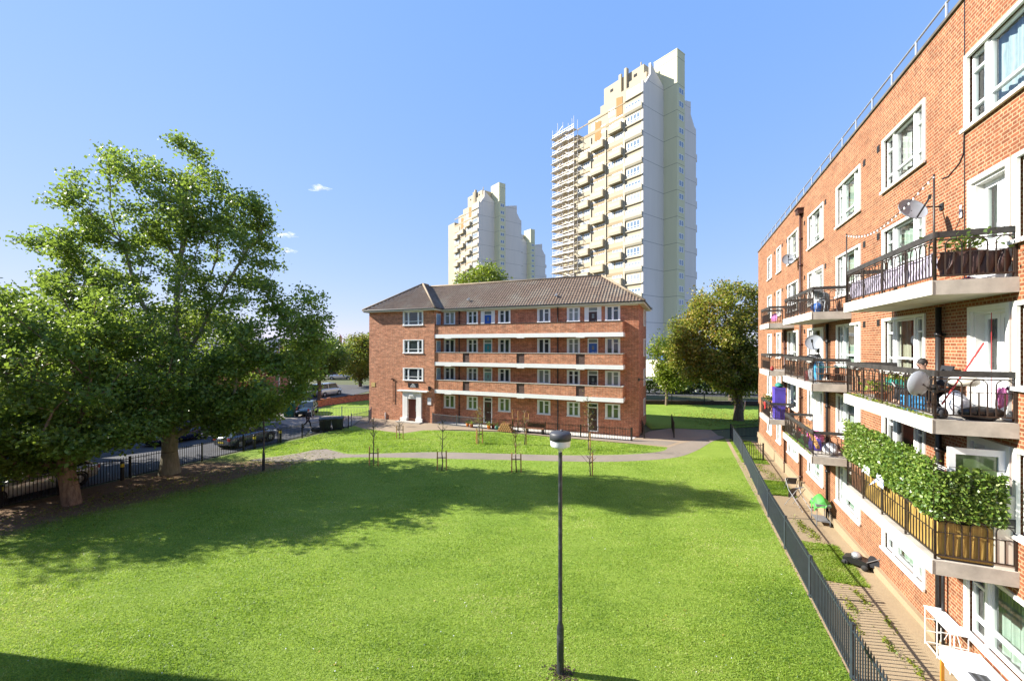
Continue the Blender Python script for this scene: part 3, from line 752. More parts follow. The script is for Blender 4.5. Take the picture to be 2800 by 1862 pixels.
# wing roof
a0, a1 = WX0 - .38, WX1 + .5; ww_ = a1 - a0; hw = ww_ / 2; yw = WY + .5
roof_face(r, (a0, yw, ZE), (1, 0, 0), (0, -cu_, su_), ww_, lambda s: (0, min(s, ww_ - s) / cu_))
roof_face(r, (a0, yw, ZE), (0, -1, 0), (cu_, 0, su_), 6.0, lambda s: (0, min(s, hw) / cu_))
roof_face(r, (a1, yw, ZE), (0, -1, 0), (-cu_, 0, su_), 6.0, lambda s: (0, min(s, hw) / cu_))
rf = r.build('roof', M['tile'], flats)
r = MB(); rz = ZE + half * SLP; wz_ = ZE + hw * SLP
def ridge(a, b): r.bar((a[0], a[1], a[2] + .05), (b[0], b[1], b[2] + .05), .10, n=8, smooth=True)
ridge((half - .5, .5 - half, rz), (Wd - .5 - half, .5 - half, rz)); ridge((-.5, .5, ZE), (half - .5, .5 - half, rz)); ridge((-.5, -7.9, ZE), (half - .5, .5 - half, rz))
ridge((a0, yw, ZE), (a0 + hw, yw - hw, wz_)); ridge((a1, yw, ZE), (a0 + hw, yw - hw, wz_)); ridge((a0 + hw, yw - hw, wz_), (a0 + hw, .5 - half, wz_))
r.build('ridge_tiles', M['ridge'], rf)
for x in (16.2, 7.2):
    f = MB(); q = Vector((x, -.6, ZE + 1.1 * SLP)); f.bar(q, q + Vector((0, 0, .35)), .05, n=8); f.box(x - .12, x + .12, q.y - .02, q.y + .3, q.z + .10, q.z + .17); f.bar(q + Vector((-.05, 0, .3)), q + Vector((.16, .1, .2)), .03); f.build('roof_vent', M['steel'], rf)
# lamp on the right corner bracket
L_ = empty('wall_lamp', MW(-.1, .35, 4.05), RZM, 'grey bracket lamp on the right corner of the brick flats', 'lamp')
f = MB(); f.box(.02, .12, -.32, -.12, -.12, .12); f.bar((.05, -.2, 0), (-.45, 0, .05), .035, n=6); f.build('bracket', M['black'], L_)
f = MB(); f.box(-1.0, -.4, -.09, .09, 0, .09); f.build('lamp_head', M['white_plastic'], L_)
# ================================================================ tower blocks (local: x along the grey end wall, y back along the balcony front)
M['t_cream'] = plain('tower_cream', (.41, .35, .24), .75, .06, .25)
M['t_panel'] = plain('tower_panel', (.34, .26, .15), .8, .08, .4)
M['t_white'] = plain('tower_white', (.43, .385, .29), .7, .04, .3)
def towerwall(name, c, c2):
    m, t, b = newmat(name); v = coords(t); s = N(t, 'ShaderNodeSeparateXYZ'); t.links.new(v, s.inputs[0])
    q = mth(t, 'FRACT', mth(t, 'DIVIDE', mth(t, 'SUBTRACT', s.outputs[2], .6), 5.46)); ln = mth(t, 'LESS_THAN', q, .018)
    st = mrange(t, noise(t, mapping(t, v, (1, 1, .12)), .7, 5, .65), .35, .7)
    pn = noise(t, mapping(t, v, (.01, .01, .18)), 1, 0)
    c_ = mixc(t, mth(t, 'MULTIPLY', st, .6), c, c2); c_ = mixc(t, ln, c_, tuple(x * .45 for x in c))
    t.links.new(c_, b.inputs['Base Color']); b.inputs['Roughness'].default_value = .9; bump(t, b, noise(t, v, 6, 5), .25, .05); return m
M['t_grey'] = towerwall('tower_grey_concrete', (.74, .68, .61), (.64, .59, .53)); M['t_yellow'] = towerwall('tower_yellow', (.66, .63, .40), (.58, .56, .36))
M['t_brown'] = plain('tower_brown', (.36, .19, .05), .8, .1, .5)
UA = Vector((.796, .605)); RZT = math.atan2(.605, .796)
def tower_build(name, loc, label):
    T = empty(name, loc, RZT, label, 'tower block', 'cream high-rise tower blocks with stepped tops')
    f = MB()
    f.box(.4, 9, .45, 6.5, -1, 60.3); f.box(.0, 9, 6.5, 11, -1, 59.8); f.box(.0, 9, 11.001, 14.6, -1, 58.2); f.box(.0, 9, 14.602, 17.9, -1, 54.9); f.box(.0, 8, 17.902, 23, -1, 56.5)
    f.box(0, .4, .45, 6.5, -1, 60.3)
    f.build('wall', M['t_cream'], T)
    f = MB()
    # grey end wall with the notched top, right-hand wing walls
    f.prism([(0, -1), (7.2, -1), (7.2, 61.5), (5.8, 62.4), (2.6, 66.2 - 1.5), (2.6, 62.4), (.75, 59.8), (.02, 60.2)], 0, .45)
    f.prism([(10.1, -1), (20.3, -1), (20.3, 56.6), (19.6, 57.0), (18.0, 59.3), (18.0, 62.2), (14.5, 61.4), (10.1, 60.2)], 0, .5)
    f.box(10.1, 18.0, .5, 14, -1, 60.2); f.box(18.001, 20.3, .5, 14, -1, 56.3)
    f.build('end_wall', M['t_grey'], T)
    f = MB(); f.box(7.2, 10.1, -3.1, 2.3, -1, 67.7); f.box(7.15, 10.15, -3.15, 2.35, 67.7, 67.85); f.box(7.202, 10.098, 2.302, 9, -1, 61.0)
    f.build('lift_shaft', M['t_yellow'], T)
    f = MB(); f.box(3.0, 7.0, 1.9, 12.5, 60.2, 65.6); f.box(2.6, 3.0, 1.0, 5.6, 60.2, 63.4)
    f.box(2.2, 3.0, 5.7, 6.3, 60.2, 66.6); f.box(2.6, 3.0, 7.4, 8.1, 60.2, 66.3); f.box(4.5, 4.7, 3.6, 3.8, 65.6, 67.6)
    f.build('roof_house', M['t_cream'], T)
    f = MB(); f.box(2.96, 2.998, 3.6, 4.4, 64.0, 64.6); f.box(2.96, 2.998, 9.9, 10.7, 63.9, 64.5); f.build('roof_vent', M['dark'], T)
    # brown flank fins above bays
    for (y0, y1, z0, z1) in ((5.0, 6.6, 55.6, 59.2), (10.8, 12.6, 52.6, 56.6)):
        f = MB(); f.prismx([(y0, z0), (y1, z0), (y1, z1 + .4), (y0, z1)], -.06, -.001); f.build('brown_panel', M['t_brown'], T)
    def win(x0, x1, y0, y1, z0, z1, n, axis, gl='glass_tower', par=None):
        f = MB(); g = MB()
        if axis == 'x':      # in plane x = x0 facing -x
            f.box(x0 - .05, x0 - .01, y0, y0 + .1, z0, z1); f.box(x0 - .05, x0 - .01, y1 - .1, y1, z0, z1)
            f.box(x0 - .05, x0 - .01, y0 + .1, y1 - .1, z0, z0 + .1); f.box(x0 - .05, x0 - .01, y0 + .1, y1 - .1, z1 - .1, z1)
            for q in range(1, n): yy = y0 + (y1 - y0) * q / n; f.box(x0 - .05, x0 - .01, yy - .06, yy + .06, z0 + .1, z1 - .1)
            f.box(x0 - .04, x0 - .012, y0 + .1, y1 - .1, z0 + (z1 - z0) * .3, z0 + (z1 - z0) * .3 + .07)
            g.face([(x0 - .02, y0 + .05, z0 + .05), (x0 - .02, y0 + .05, z1 - .05), (x0 - .02, y1 - .05, z1 - .05), (x0 - .02, y1 - .05, z0 + .05)][::-1])
        else:
            f.ring(x0, x1, z0, z1, .1, y0 - .05, y0 - .01)
            for q in range(1, n): xx = x0 + (x1 - x0) * q / n; f.box(xx - .07, xx + .07, y0 - .05, y0 - .01, z0 + .1, z1 - .1)
            g.face([(x0 + .05, y0 - .02, z0 + .05), (x1 - .05, y0 - .02, z0 + .05), (x1 - .05, y0 - .02, z1 - .05), (x0 + .05, y0 - .02, z1 - .05)])
        o = f.build('window', M['white'], par or T); g.build('pane', M[gl], o)
    for k in range(21):
        z = 59.5 - 2.73 * k; win(7.85, 9.55, -3.1, 0, z - .6, z + .6, 2, 'y')
    cnt = 0; rr = random.Random(1)
    pal = lambda: 'glass_pale' if rr.random() < .45 else 'glass_tower'
    K = 9
    # bay 0: alternate flush big window storeys and storeys with a jutting curved sill
    sp = MB(); ln = MB()
    for k in range(11):
        zA = 58.9 - 5.46 * k; zB = zA - 2.85
        if k < K + 1: win(0, 0, .7, 3.9, zA - .85, zA + .75, 4, 'x', pal())
        if k < K: win(-.06, 0, .5, 4.2, zB - .35, zB + .65, 5, 'x', pal())
        # jutting spandrel below B window (profile in x,z extruded along y)
        sp = MB(); sp.prism([(-.002, zB - .45), (-.42, zB - .38), (-.42, zB - 1.05), (-.25, zB - 1.45), (-.002, zB - 1.7)], .05, 4.25); sp.build('spandrel', M['t_white'], T); sp = MB()
        sp.prism([(-.002, zA - 1.3), (-.30, zA - 1.3), (-.30, zA - 1.18), (-.002, zA - 1.0)], .02, 4.25); sp.build('sill_band', M['t_white'], T); ln = MB()
        ln.box(-.10, -.002, 4.3, 17.8, zA - 1.45, zA - 1.2)
        ln.build('panel_band', M['t_panel'], T); ln = MB(); ln.box(-.07, -.002, 4.3, 17.8, zB - 1.5, zB - .9); ln.build('panel_band', M['t_panel'], T)
    for (ya, yb) in ((4.3, 4.75), (9.3, 9.6), (13.6, 13.9)): ln = MB(); ln.box(-.22, -.102, ya, yb, 2, 54); ln.build('pilaster', M['t_white'], T)
    for (ya, yb, zt) in ((4.75, 8.2, 53.0), (9.6, 13.1, 51.2), (13.9, 17.4, 50.1)):
        for k in range(9):
            z = zt - 5.46 * k
            f = MB(); f.box(-.95, -.004, ya, yb, z - .85, z - .68); f.box(-.95, -.8, ya, yb, z - .68, z + .70); f.box(-.8, -.004, ya, ya + .15, z - .68, z + .70); f.box(-.8, -.004, yb - .15, yb, z - .68, z + .70)
            o = f.build('balcony', M['t_cream'], T)
            f = MB(); f.box(-.975, -.952, ya + .25, yb - .25, z - .38, z + .42); f.build('balcony_panel', M['t_white'], o)
            if cnt < 78 and k < 9:
                win(0, 0, ya + .2, ya + 2.0, z - 2.35, z - 1.15, 3, 'x', pal()); win(0, 0, ya + 2.5, ya + 4.0, z - 2.35, z - 1.1, 2, 'x', pal())
                win(0, 0, ya + .4, ya + 2.9, z + .75, z + 1.6, 3, 'x', 'glass_pale'); cnt += 3
    for (y0, y1, z) in ((4.9, 6.5, 55.0 - .4), (7.0, 8.6, 58.0 - .9), (6.9, 8.4, 54.9), (11.8, 13.4, 56.2), (9.6, 11, 54.6)): win(0, 0, y0, y1, z - .75, z + .75, 2, 'x', 'glass_pale')
    # balconies on the far right edge
    for k in range(8):
        z = 50.4 - 5.46 * k; f = MB(); f.box(20.302, 21.5, .4, 3.4, z - .8, z - .6); f.box(21.35, 21.5, .4, 3.4, z - .6, z + .9); f.box(20.302, 21.35, .4, .55, z - .6, z + .9); f.box(20.302, 21.35, 3.25, 3.4, z - .6, z + .9)
        f.build('balcony', M['t_grey'], T)
    return T
def tloc(sx, sy):            # from the lift shaft's front corner on the plan to the end wall's corner
    # shaft corner local (7.2,-3.1)
    return (sx - (.796 * 7.2 - .605 * -3.1), sy - (.605 * 7.2 + .796 * -3.1), 0)
tw = tower_build('tower_block', tloc(33.9, 84), 'nearest and tallest-looking cream tower block, with scaffolding up its left side')
t2 = copy_tree(tw, None, tloc(-4.8, 153), None, 'middle cream tower block rising behind the green tree and the tiled roof')
t3 = copy_tree(tw, None, tloc(9.75, 214), None, 'farthest and smallest cream tower block, mostly hidden behind the middle tower')
# scaffolding wrapped round the far bay of the nearest tower
S = empty('scaffolding', tloc(33.9, 84), RZT, 'pale tube scaffolding with brown timber decks climbing the left side of the nearest tower', 'scaffolding')
po = MB(); dk = MB(); rl = MB(); sw = MB()
M['scaf'] = plain('scaffold_tube', (.74, .70, .66), .5, .05, 4); M['deck'] = plain('scaffold_deck', (.68, .58, .44), .9, .2, 2)
ys = [17.6, 19.4, 21.2, 23.0, 24.8]
for x in (-.35, -1.6):
    for y_ in ys: po.bar((x, y_, -1), (x, y_, 59 + rnd.uniform(0, 2)), .05, n=5)
for x in (.9, 2.8, 4.7): po.bar((x, 24.8, -1), (x, 24.8, 59.5), .07, n=5)
z = 2.0; k = 0
while z < 58:
    dk.box(-1.5, -.5, 17.6, 24.8, z, z + .05); dk.box(-.4, 4.7, 23.3, 24.8, z, z + .09)
    for dz in (.5, 1.0): rl.bar((-1.6, 17.6, z + dz), (-1.6, 24.8, z + dz), .045); rl.bar((-1.6, 24.8, z + dz), (4.7, 24.8, z + dz), .045)
    rl.box(-1.66, -1.62, 17.6, 24.8, z + .09, z + .30)
    for y_ in ys: rl.bar((-2.15, y_, z - .05), (.0, y_, z - .05), .05)
    sw.box(-2.15, -1.7, 19.4, 24.8, z - .02, z + .05)
    if k % 2 == 0: rl.bar((-1.62, 17.6, z), (-1.62, 21.2, z + 2.05), .045)
    else: rl.bar((-1.62, 24.8, z), (-1.62, 21.2, z + 2.05), .045)
    z += 2.05 if False else 2.05; k += 1
po.build('standards', M['scaf'], S); dk.build('deck', M['deck'], S); rl.build('guard_rails', M['scaf'], S); sw.build('bracket_boards', M['t_white'], S)
# low podium with blue glass pyramid
P = empty('podium_building', (36, 76, -.75), R(12), 'low grey building with a blue glass sloping roof at the foot of the tower', 'building')
f = MB(); f.box(-9, 20, 0, 9, 0, 4.8); f.build('wall', M['t_grey'], P)
f = MB(); f.face([(-6, -.3, 4.82), (8, -.3, 4.82), (3, 4, 8.2), (-1, 4, 8.2)]); f.face([(-6, -.3, 4.82), (-1, 4, 8.2), (-6, 8, 4.82)]); f.face([(8, -.3, 4.82), (8, 8, 4.82), (3, 4, 8.2)])
f.build('glass_roof', plain('blue_roof', (.06, .13, .32), .15, .1, 1), P)
f = MB(); f.box(-9.1, 20.1, -.12, -.002, 4.3, 4.9); f.build('fascia', M['white'], P)
# ================================================================ trees
def leafmat(name, stops, trans=.35, rough=.45):
    m = bpy.data.materials.new(name); m.use_nodes = True; t = m.node_tree; b = t.nodes['Principled BSDF']; o = t.nodes['Material Output']
    g = N(t, 'ShaderNodeNewGeometry'); rp = N(t, 'ShaderNodeValToRGB')
    el = rp.color_ramp.elements
    while len(el) < len(stops): el.new(.5)
    for e_, (p, c) in zip(el, stops): e_.position = p; e_.color = (*c, 1)
    lo = noise(t, coords(t), .35, 3, .6)
    fac = mth(t, 'ADD', mth(t, 'MULTIPLY', g.outputs['Random Per Island'], .7), mth(t, 'MULTIPLY', mrange(t, lo, .3, .7), .3))
    t.links.new(fac, rp.inputs[0]); t.links.new(rp.outputs[0], b.inputs['Base Color'])
    b.inputs['Roughness'].default_value = rough; b.inputs['Specular IOR Level'].default_value = .45
    tr = N(t, 'ShaderNodeBsdfTranslucent'); cm = mixc(t, .5, rp.outputs[0], (.30, .42, .03)); t.links.new(cm, tr.inputs[0])
    mx = N(t, 'ShaderNodeMixShader'); mx.inputs[0].default_value = trans
    t.links.new(b.outputs[0], mx.inputs[1]); t.links.new(tr.outputs[0], mx.inputs[2]); t.links.new(mx.outputs[0], o.inputs[0]); return m
M['leaf_plane'] = leafmat('maple_leaf', [(0, (.095, .155, .04)), (.45, (.165, .24, .05)), (.85, (.25, .33, .06)), (.97, (.28, .27, .05)), (1, (.36, .15, .05))], .5)
M['leaf_yellow'] = leafmat('yellow_green_leaf', [(0, (.10, .15, .02)), (.5, (.20, .26, .03)), (.9, (.32, .32, .04)), (1, (.42, .32, .05))], .45)
M['leaf_chest'] = leafmat('chestnut_leaf', [(0, (.10, .15, .028)), (.35, (.19, .22, .035)), (.66, (.32, .27, .04)), (.92, (.36, .21, .045)), (1, (.14, .22, .035))], .38)
M['leaf_green'] = leafmat('mid_green_leaf', [(0, (.055, .10, .026)), (.6, (.10, .165, .035)), (1, (.19, .23, .06))])
def barkmat(name, a, c):
    m, t, b = newmat(name); v = mapping(t, coords(t), (1, 1, .25)); n_ = noise(t, v, 9, 6, .7)
    t.links.new(mixc(t, mrange(t, n_, .35, .65), a, c), b.inputs['Base Color']); b.inputs['Roughness'].default_value = .9; bump(t, b, n_, .8, .05); return m
M['bark'] = barkmat('grey_brown_bark', (.20, .15, .10), (.09, .065, .045)); M['bark_pale'] = barkmat('pale_bark', (.30, .27, .18), (.17, .15, .09))
M['bark_red'] = barkmat('reddish_bark', (.34, .22, .14), (.15, .09, .055))

def leaf_mesh(name, C, Nn, size, mat, parent, rs, aspect=.75, nbias=.6):
    """C leaf centres (n,3); every leaf one folded five-point face pair"""
    n = len(C); nrm = rs.normal(size=(n, 3)); nrm[:, 2] += nbias; 
    if Nn is not None: nrm += Nn
    nrm /= np.linalg.norm(nrm, axis=1)[:, None]
    a = rs.normal(size=(n, 3)); a -= (a * nrm).sum(1)[:, None] * nrm; a /= np.linalg.norm(a, axis=1)[:, None]; b_ = np.cross(nrm, a)
    s = size * rs.uniform(.6, 1.25, size=(n, 1))
    V = np.empty((n, 5, 3)); dr = nrm * s * -.18
    V[:, 0] = C - a * s * .5; V[:, 1] = C - a * s * .1 + b_ * s * .5 * aspect + dr; V[:, 2] = C + a * s * .25 + b_ * s * .3 * aspect; V[:, 3] = C + a * s * .6; V[:, 4] = C - b_ * s * .5 * aspect + dr
    me = bpy.data.meshes.new(name); me.vertices.add(n * 5); me.vertices.foreach_set('co', V.reshape(-1))
    me.loops.add(n * 5); me.loops.foreach_set('vertex_index', np.arange(n * 5, dtype=np.int32)); me.polygons.add(n)
    me.polygons.foreach_set('loop_start', np.arange(0, n * 5, 5, dtype=np.int32)); me.polygons.foreach_set('loop_total', np.full(n, 5, dtype=np.int32))
    me.update(calc_edges=True); me.materials.append(mat)
    o = bpy.data.objects.new(name, me); col.objects.link(o); o.parent = parent; return o

def make_tree(name, base, lobes, label, cat='tree', group=None, trunk_r=.4, fork=3.0, top=None, leaf='leaf_plane', bark='bark', lsize=.17, per=170, spread=.62, seed=1, twig=.014, lean=(0, 0), nlimb=6, flare=1.5, cost=.30, flat=.65, leaders=None, dens=1.0):
    rs = np.random.RandomState(seed); T = empty(name, base, 0, label, cat, group)
    P = [np.array([0, 0, -.25])]; par = [-1]; plen = [0]
    k = max(2, int(fork / .6))
    for i in range(1, k + 1):
        t_ = i / k; P.append(np.array([lean[0] * t_ + .04 * math.sin(i), lean[1] * t_ + .04 * math.cos(2 * i), fork * t_])); par.append(i - 1); plen.append(fork * t_)
    ft = len(P) - 1
    for L in (leaders or []):            # main limbs as polylines from the fork
        pr = ft
        pts = [P[ft]] + [np.array(q, float) for q in L]
        for a, b in zip(pts[:-1], pts[1:]):
            m_ = max(1, int(np.linalg.norm(b - a) / .9))
            for q in range(1, m_ + 1):
                p = a + (b - a) * q / m_ + rs.normal(size=3) * .05
                P.append(p); par.append(pr); plen.append(plen[pr] + np.linalg.norm(p - P[pr])); pr = len(P) - 1
    tg = []
    for (cx, cy, cz, rx, ry, rz, n_) in lobes:
        for _ in range(int(n_ * dens)):
            d = rs.normal(size=3); d /= np.linalg.norm(d); q = rs.uniform(.25, 1) ** .45
            tg.append([cx + d[0]*rx*q, cy + d[1]*ry*q, cz + d[2]*rz*q])
    tg = np.array(tg); tg = tg[np.argsort(np.linalg.norm(tg - P[ft], axis=1))]
    tips = []
    for g in tg:
        A = np.array(P[2:]); pl_ = np.array(plen[2:])
        d = np.linalg.norm(A - g, axis=1); rise = (A[:, 2] - g[2]); c = d + cost * pl_ + np.maximum(0, rise + .3 * d) * .8
        i = int(np.argmin(c)) + 2; a = P[i]; D_ = np.linalg.norm(g - a); m_ = max(1, int(D_ / .8)); pr = i
        mid = (a + g) / 2 + np.array([0, 0, .12 * D_]) + rs.normal(size=3) * .06 * D_
        for q in range(1, m_ + 1):
            t_ = q / m_; p = (1-t_)**2 * a + 2*t_*(1-t_) * mid + t_*t_ * g
            P.append(p); par.append(pr); plen.append(plen[pr] + np.linalg.norm(p - P[pr])); pr = len(P) - 1
        tips.append((pr, i))
    n = len(P); cntv = np.zeros(n)
    for pr, _ in tips: cntv[pr] += 1
    for i in range(n - 1, 0, -1): cntv[par[i]] += cntv[i]
    tot = max(1, cntv[0]); rad = np.maximum(twig * .6, trunk_r * (np.maximum(cntv, .5) / tot) ** .52)
    rad[0] *= flare
    if n > 1: rad[1] *= 1 + (flare - 1) * .35
    tr = MB(); br = MB()
    for i in range(1, n):
        p = par[i]; mb = tr
        r1 = rad[p] if (p and par[i] == i - 1) or i <= ft else min(rad[p], rad[i] * 1.25)
        mb.bar(P[p], P[i], r1, rad[i], n=10 if rad[i] > .12 else (6 if rad[i] > .04 else 3), smooth=True, caps=False)
    if flare > 1.3:      # root buttresses
        for q in range(7):
            an = q * .9 + rs.uniform(0, .4); r0 = trunk_r
            tr.bar((math.cos(an) * r0 * .4, math.sin(an) * r0 * .4, .9), (math.cos(an) * r0 * 1.35, math.sin(an) * r0 * 1.35, -.3), r0 * .42, r0 * .28, n=8, smooth=True)
    tr.build('trunk', M[bark], T)
    if br.v: br.build('branches', M[bark], T)
    C = []
    for (i, j) in tips:
        c = P[i]; m_ = int(per * rs.uniform(.55, 1.4) * (1.25 - .42 * c[2] / max(g_[2] for g_ in tg))); 
        x = rs.normal(size=(m_, 3)) * spread * np.array([1, 1, flat]); r_ = np.linalg.norm(x, axis=1); x = x[r_ < spread * 2.3]
        C.append(x + c)
        p = i
        for _ in range(2):
            p = par[p]
            if p < 2: break
            x = rs.normal(size=(m_ // 5, 3)) * spread * .7; C.append(x + P[p])
    C = np.concatenate(C); C = C[C[:, 2] > .5]
    leaf_mesh('crown', C, None, lsize, M[leaf], T, rs)
    return T

big = make_tree('maple_tree', (-19.49, 23.28, gz(23.3)), [
    (-2.2, 0, 15.3, 3.7, 2.6, 3.2, 84), (1.6, 0, 15.2, 3.2, 2.4, 2.6, 50), (3.2, .3, 12.4, 3.0, 2.6, 2.9, 66), (-5.6, 0, 10.9, 2.0, 1.6, 1.1, 20), (5.9, 0, 8.2, 2.8, 2.8, 2.6, 60), (-3.2, 0, 12.2, 3.0, 2.6, 2.2, 46),
    (-.5, -1.0, 9.5, 4.6, 3.0, 2.4, 50), (0, 0, 6.3, 6.4, 5.0, 2.1, 110), (5.4, -.5, 5.6, 3.6, 3.4, 1.7, 75), (-4.5, .3, 7.6, 2.6, 3, 2, 40), (1.0, -2.0, 4.2, 4.6, 2, 1.1, 60), (-1.5, -2.6, 3.2, 3.6, 1.3, .8, 36), (4.4, -1.0, 3.7, 2.0, 2.0, 1.2, 44), (2.5, 1.8, 3.6, 3.6, 1.5, .9, 30), (.9, 0, 18.4, .7, .9, .5, 9), (4.6, .2, 15.2, 1.0, 1.0, 1.0, 12), (6.9, .2, 9.6, 1.6, 1.3, 1.6, 16), (-7.6, 0, 13.4, .8, .7, .5, 7), (8.1, 0, 7.4, 1.0, 1.3, 1.3, 14)],
    'tall maple with a grey trunk, the largest tree along the left railing', group='trees along the street fence', trunk_r=.38, fork=4.4, bark='bark_pale', per=112, spread=.38, seed=4, lsize=.175, dens=.78, flat=.5,
    leaders=[[(.3, 0, 8), (.5, 0, 12), (1.0, 0, 16)], [(-.9, .2, 7.5), (-2.2, .2, 11), (-3.4, 0, 15)], [(1.3, -.2, 7), (3.0, -.2, 10), (4.6, 0, 13)], [(-1.6, -.3, 6), (-3.6, -.4, 8), (-5.5, -.2, 10)], [(1.6, .4, 5.8), (4, .6, 7), (6.5, .6, 8)]])
front = make_tree('pollarded_tree', (-19.75, 18.4, gz(18.4)), [
    (-3.0, .2, 6.3, 4.0, 3.6, 2.8, 110), (1.0, .2, 6.2, 3.6, 3.4, 2.4, 90), (-1, .4, 8.6, 3.2, 3.0, 1.9, 50), (-3.2, -.6, 3.5, 2.8, 2.2, 1.1, 60), (.8, -.6, 3.4, 2.2, 1.8, .9, 34), (-2.6, -.2, 2.2, 1.8, 1.3, .7, 26), (2.0, .6, 3.6, 1.8, 1.5, .9, 24)],
    'bushy green tree with a thick gnarled reddish trunk, nearest the left edge', group='trees along the street fence', trunk_r=.29, fork=1.7, bark='bark_red', per=105, spread=.37, seed=7, dens=.8, lsize=.165, flare=1.2, lean=(-.35, 0),
    leaders=[[(-.9, 0, 3.2), (-1.8, 0, 5.0)], [(.3, 0, 3.6), (.9, 0, 5.6)], [(-.4, .5, 4.0), (-.6, .6, 6.5)]])
BT = [  # base, lobes, label, leaf, per, spread, lsize, seed
 ((-30.5, 24.5, gz(24)), [(0, 0, 7.3, 5.2, 4.5, 3.4, 110)], 'green tree across the street behind the pollarded tree, at the left edge', 'leaf_green', 150, .8, .24, 11, .35),
 ((-32.0, 41, -.75), [(0, 0, 8.2, 5.2, 4.5, 4.0, 110)], 'yellowish green tree across the street showing through the maple crown', 'leaf_yellow', 130, .85, .28, 12, .35),
 ((-26.6, 56.5, -.75), [(0, 0, 6.6, 4.2, 3.6, 2.6, 100)], 'pale green street tree right of the maple crown', 'leaf_green', 130, .8, .28, 13, .25),
 ((-28.2, 76.0, -.75), [(0, 0, 5.6, 4.8, 4.5, 3.9, 120), (2.8, -.5, 7.4, 3.0, 3, 2.4, 40)], 'round ochre-tinged tree by the wing of the brick flats', 'leaf_chest', 130, .85, .32, 14, .3),
 ((-4.6, 62, -.75), [(0, 0, 15.6, 4.6, 4, 4.3, 110), (4.5, 0, 13.6, 3.4, 3, 3.2, 60), (-3.6, 0, 13.6, 2.6, 2.6, 2.6, 40)], 'bright yellow-green tree showing above the tiled roof', 'leaf_yellow', 150, .8, .32, 15, .4),
 ((19.6, 52, -.75), [(.0, 0, 6.0, 1.9, 1.9, 3.5, 60), (1.4, 0, 4.2, 2.3, 2, 1.7, 36)], 'slim yellowing tree just beyond the right end of the brick flats', 'leaf_yellow', 120, .7, .26, 16, .16),
 ((30.5, 57, -.75), [(-1, 0, 5.0, 4.5, 3, 2.6, 70)], 'dark green tree behind the chestnut, above the street railing', 'leaf_chest', 120, .9, .32, 17, .3),
]
for (bs, lb, la, lf, pr_, sp_, ls_, sd_, tr_) in BT:
    make_tree('street_tree', bs, lb, la, group='street trees beyond the estate', leaf=lf, per=int(pr_*.62), spread=sp_*.82, lsize=ls_, seed=sd_, trunk_r=tr_, fork=2.6 if bs[0] != -4.6 else 6, flare=1.2)
make_tree('horse_chestnut_tree', (22.96, 41.53, -.75), [(-1.6, 0, 10.6, 3.7, 3.6, 3.4, 110), (2.4, .3, 11.2, 3.2, 3, 3.0, 60), (-3.2, 0, 7.2, 3.6, 4, 2.8, 90), (-5.2, .2, 8.2, 1.7, 2, 2.4, 30), (-.5, -.4, 5.0, 5.6, 4.5, 1.9, 110), (3, 0, 6.5, 4, 4, 3, 60)],
    'large orange-tinted horse chestnut between the two brick blocks', leaf='leaf_chest', per=85, spread=.5, lsize=.23, seed=21, trunk_r=.42, fork=3.4, bark='bark', flare=1.3, group=None)
make_tree('street_tree', (-33.5, 18.6, gz(18)), [(0, 0, 8.6, 3.8, 3.8, 3.6, 70), (0, -1, 13.0, 2.4, 2.4, 2.2, 26)], 'tree on the far pavement beyond the left edge, shading the lower left grass', group='street trees beyond the estate', per=90, spread=.45, lsize=.2, seed=51, trunk_r=.3, fork=3.4, flare=1.2)
# hedge line and distant green behind the railings
for (x0, y0, x1, y1, h, la) in ((17.5, 66, 42, 62, 2.6, 'dark clipped hedge across the road behind the chestnut'), (-62, 96, -36, 92, 3.0, 'green hedge along the far side of the road, left of the brick flats')):
    rs = np.random.RandomState(int(h * 10)); n_ = 9000; t_ = rs.uniform(size=n_); q = rs.uniform(size=n_) ** .5
    C = np.stack([x0 + (x1 - x0) * t_ + rs.normal(size=n_) * .6, y0 + (y1 - y0) * t_ + rs.normal(size=n_) * .5, -.75 + h * q], 1)
    o = leaf_mesh('hedge', C, None, .34, M['leaf_green'], None, rs); tag(o, la, 'hedge')

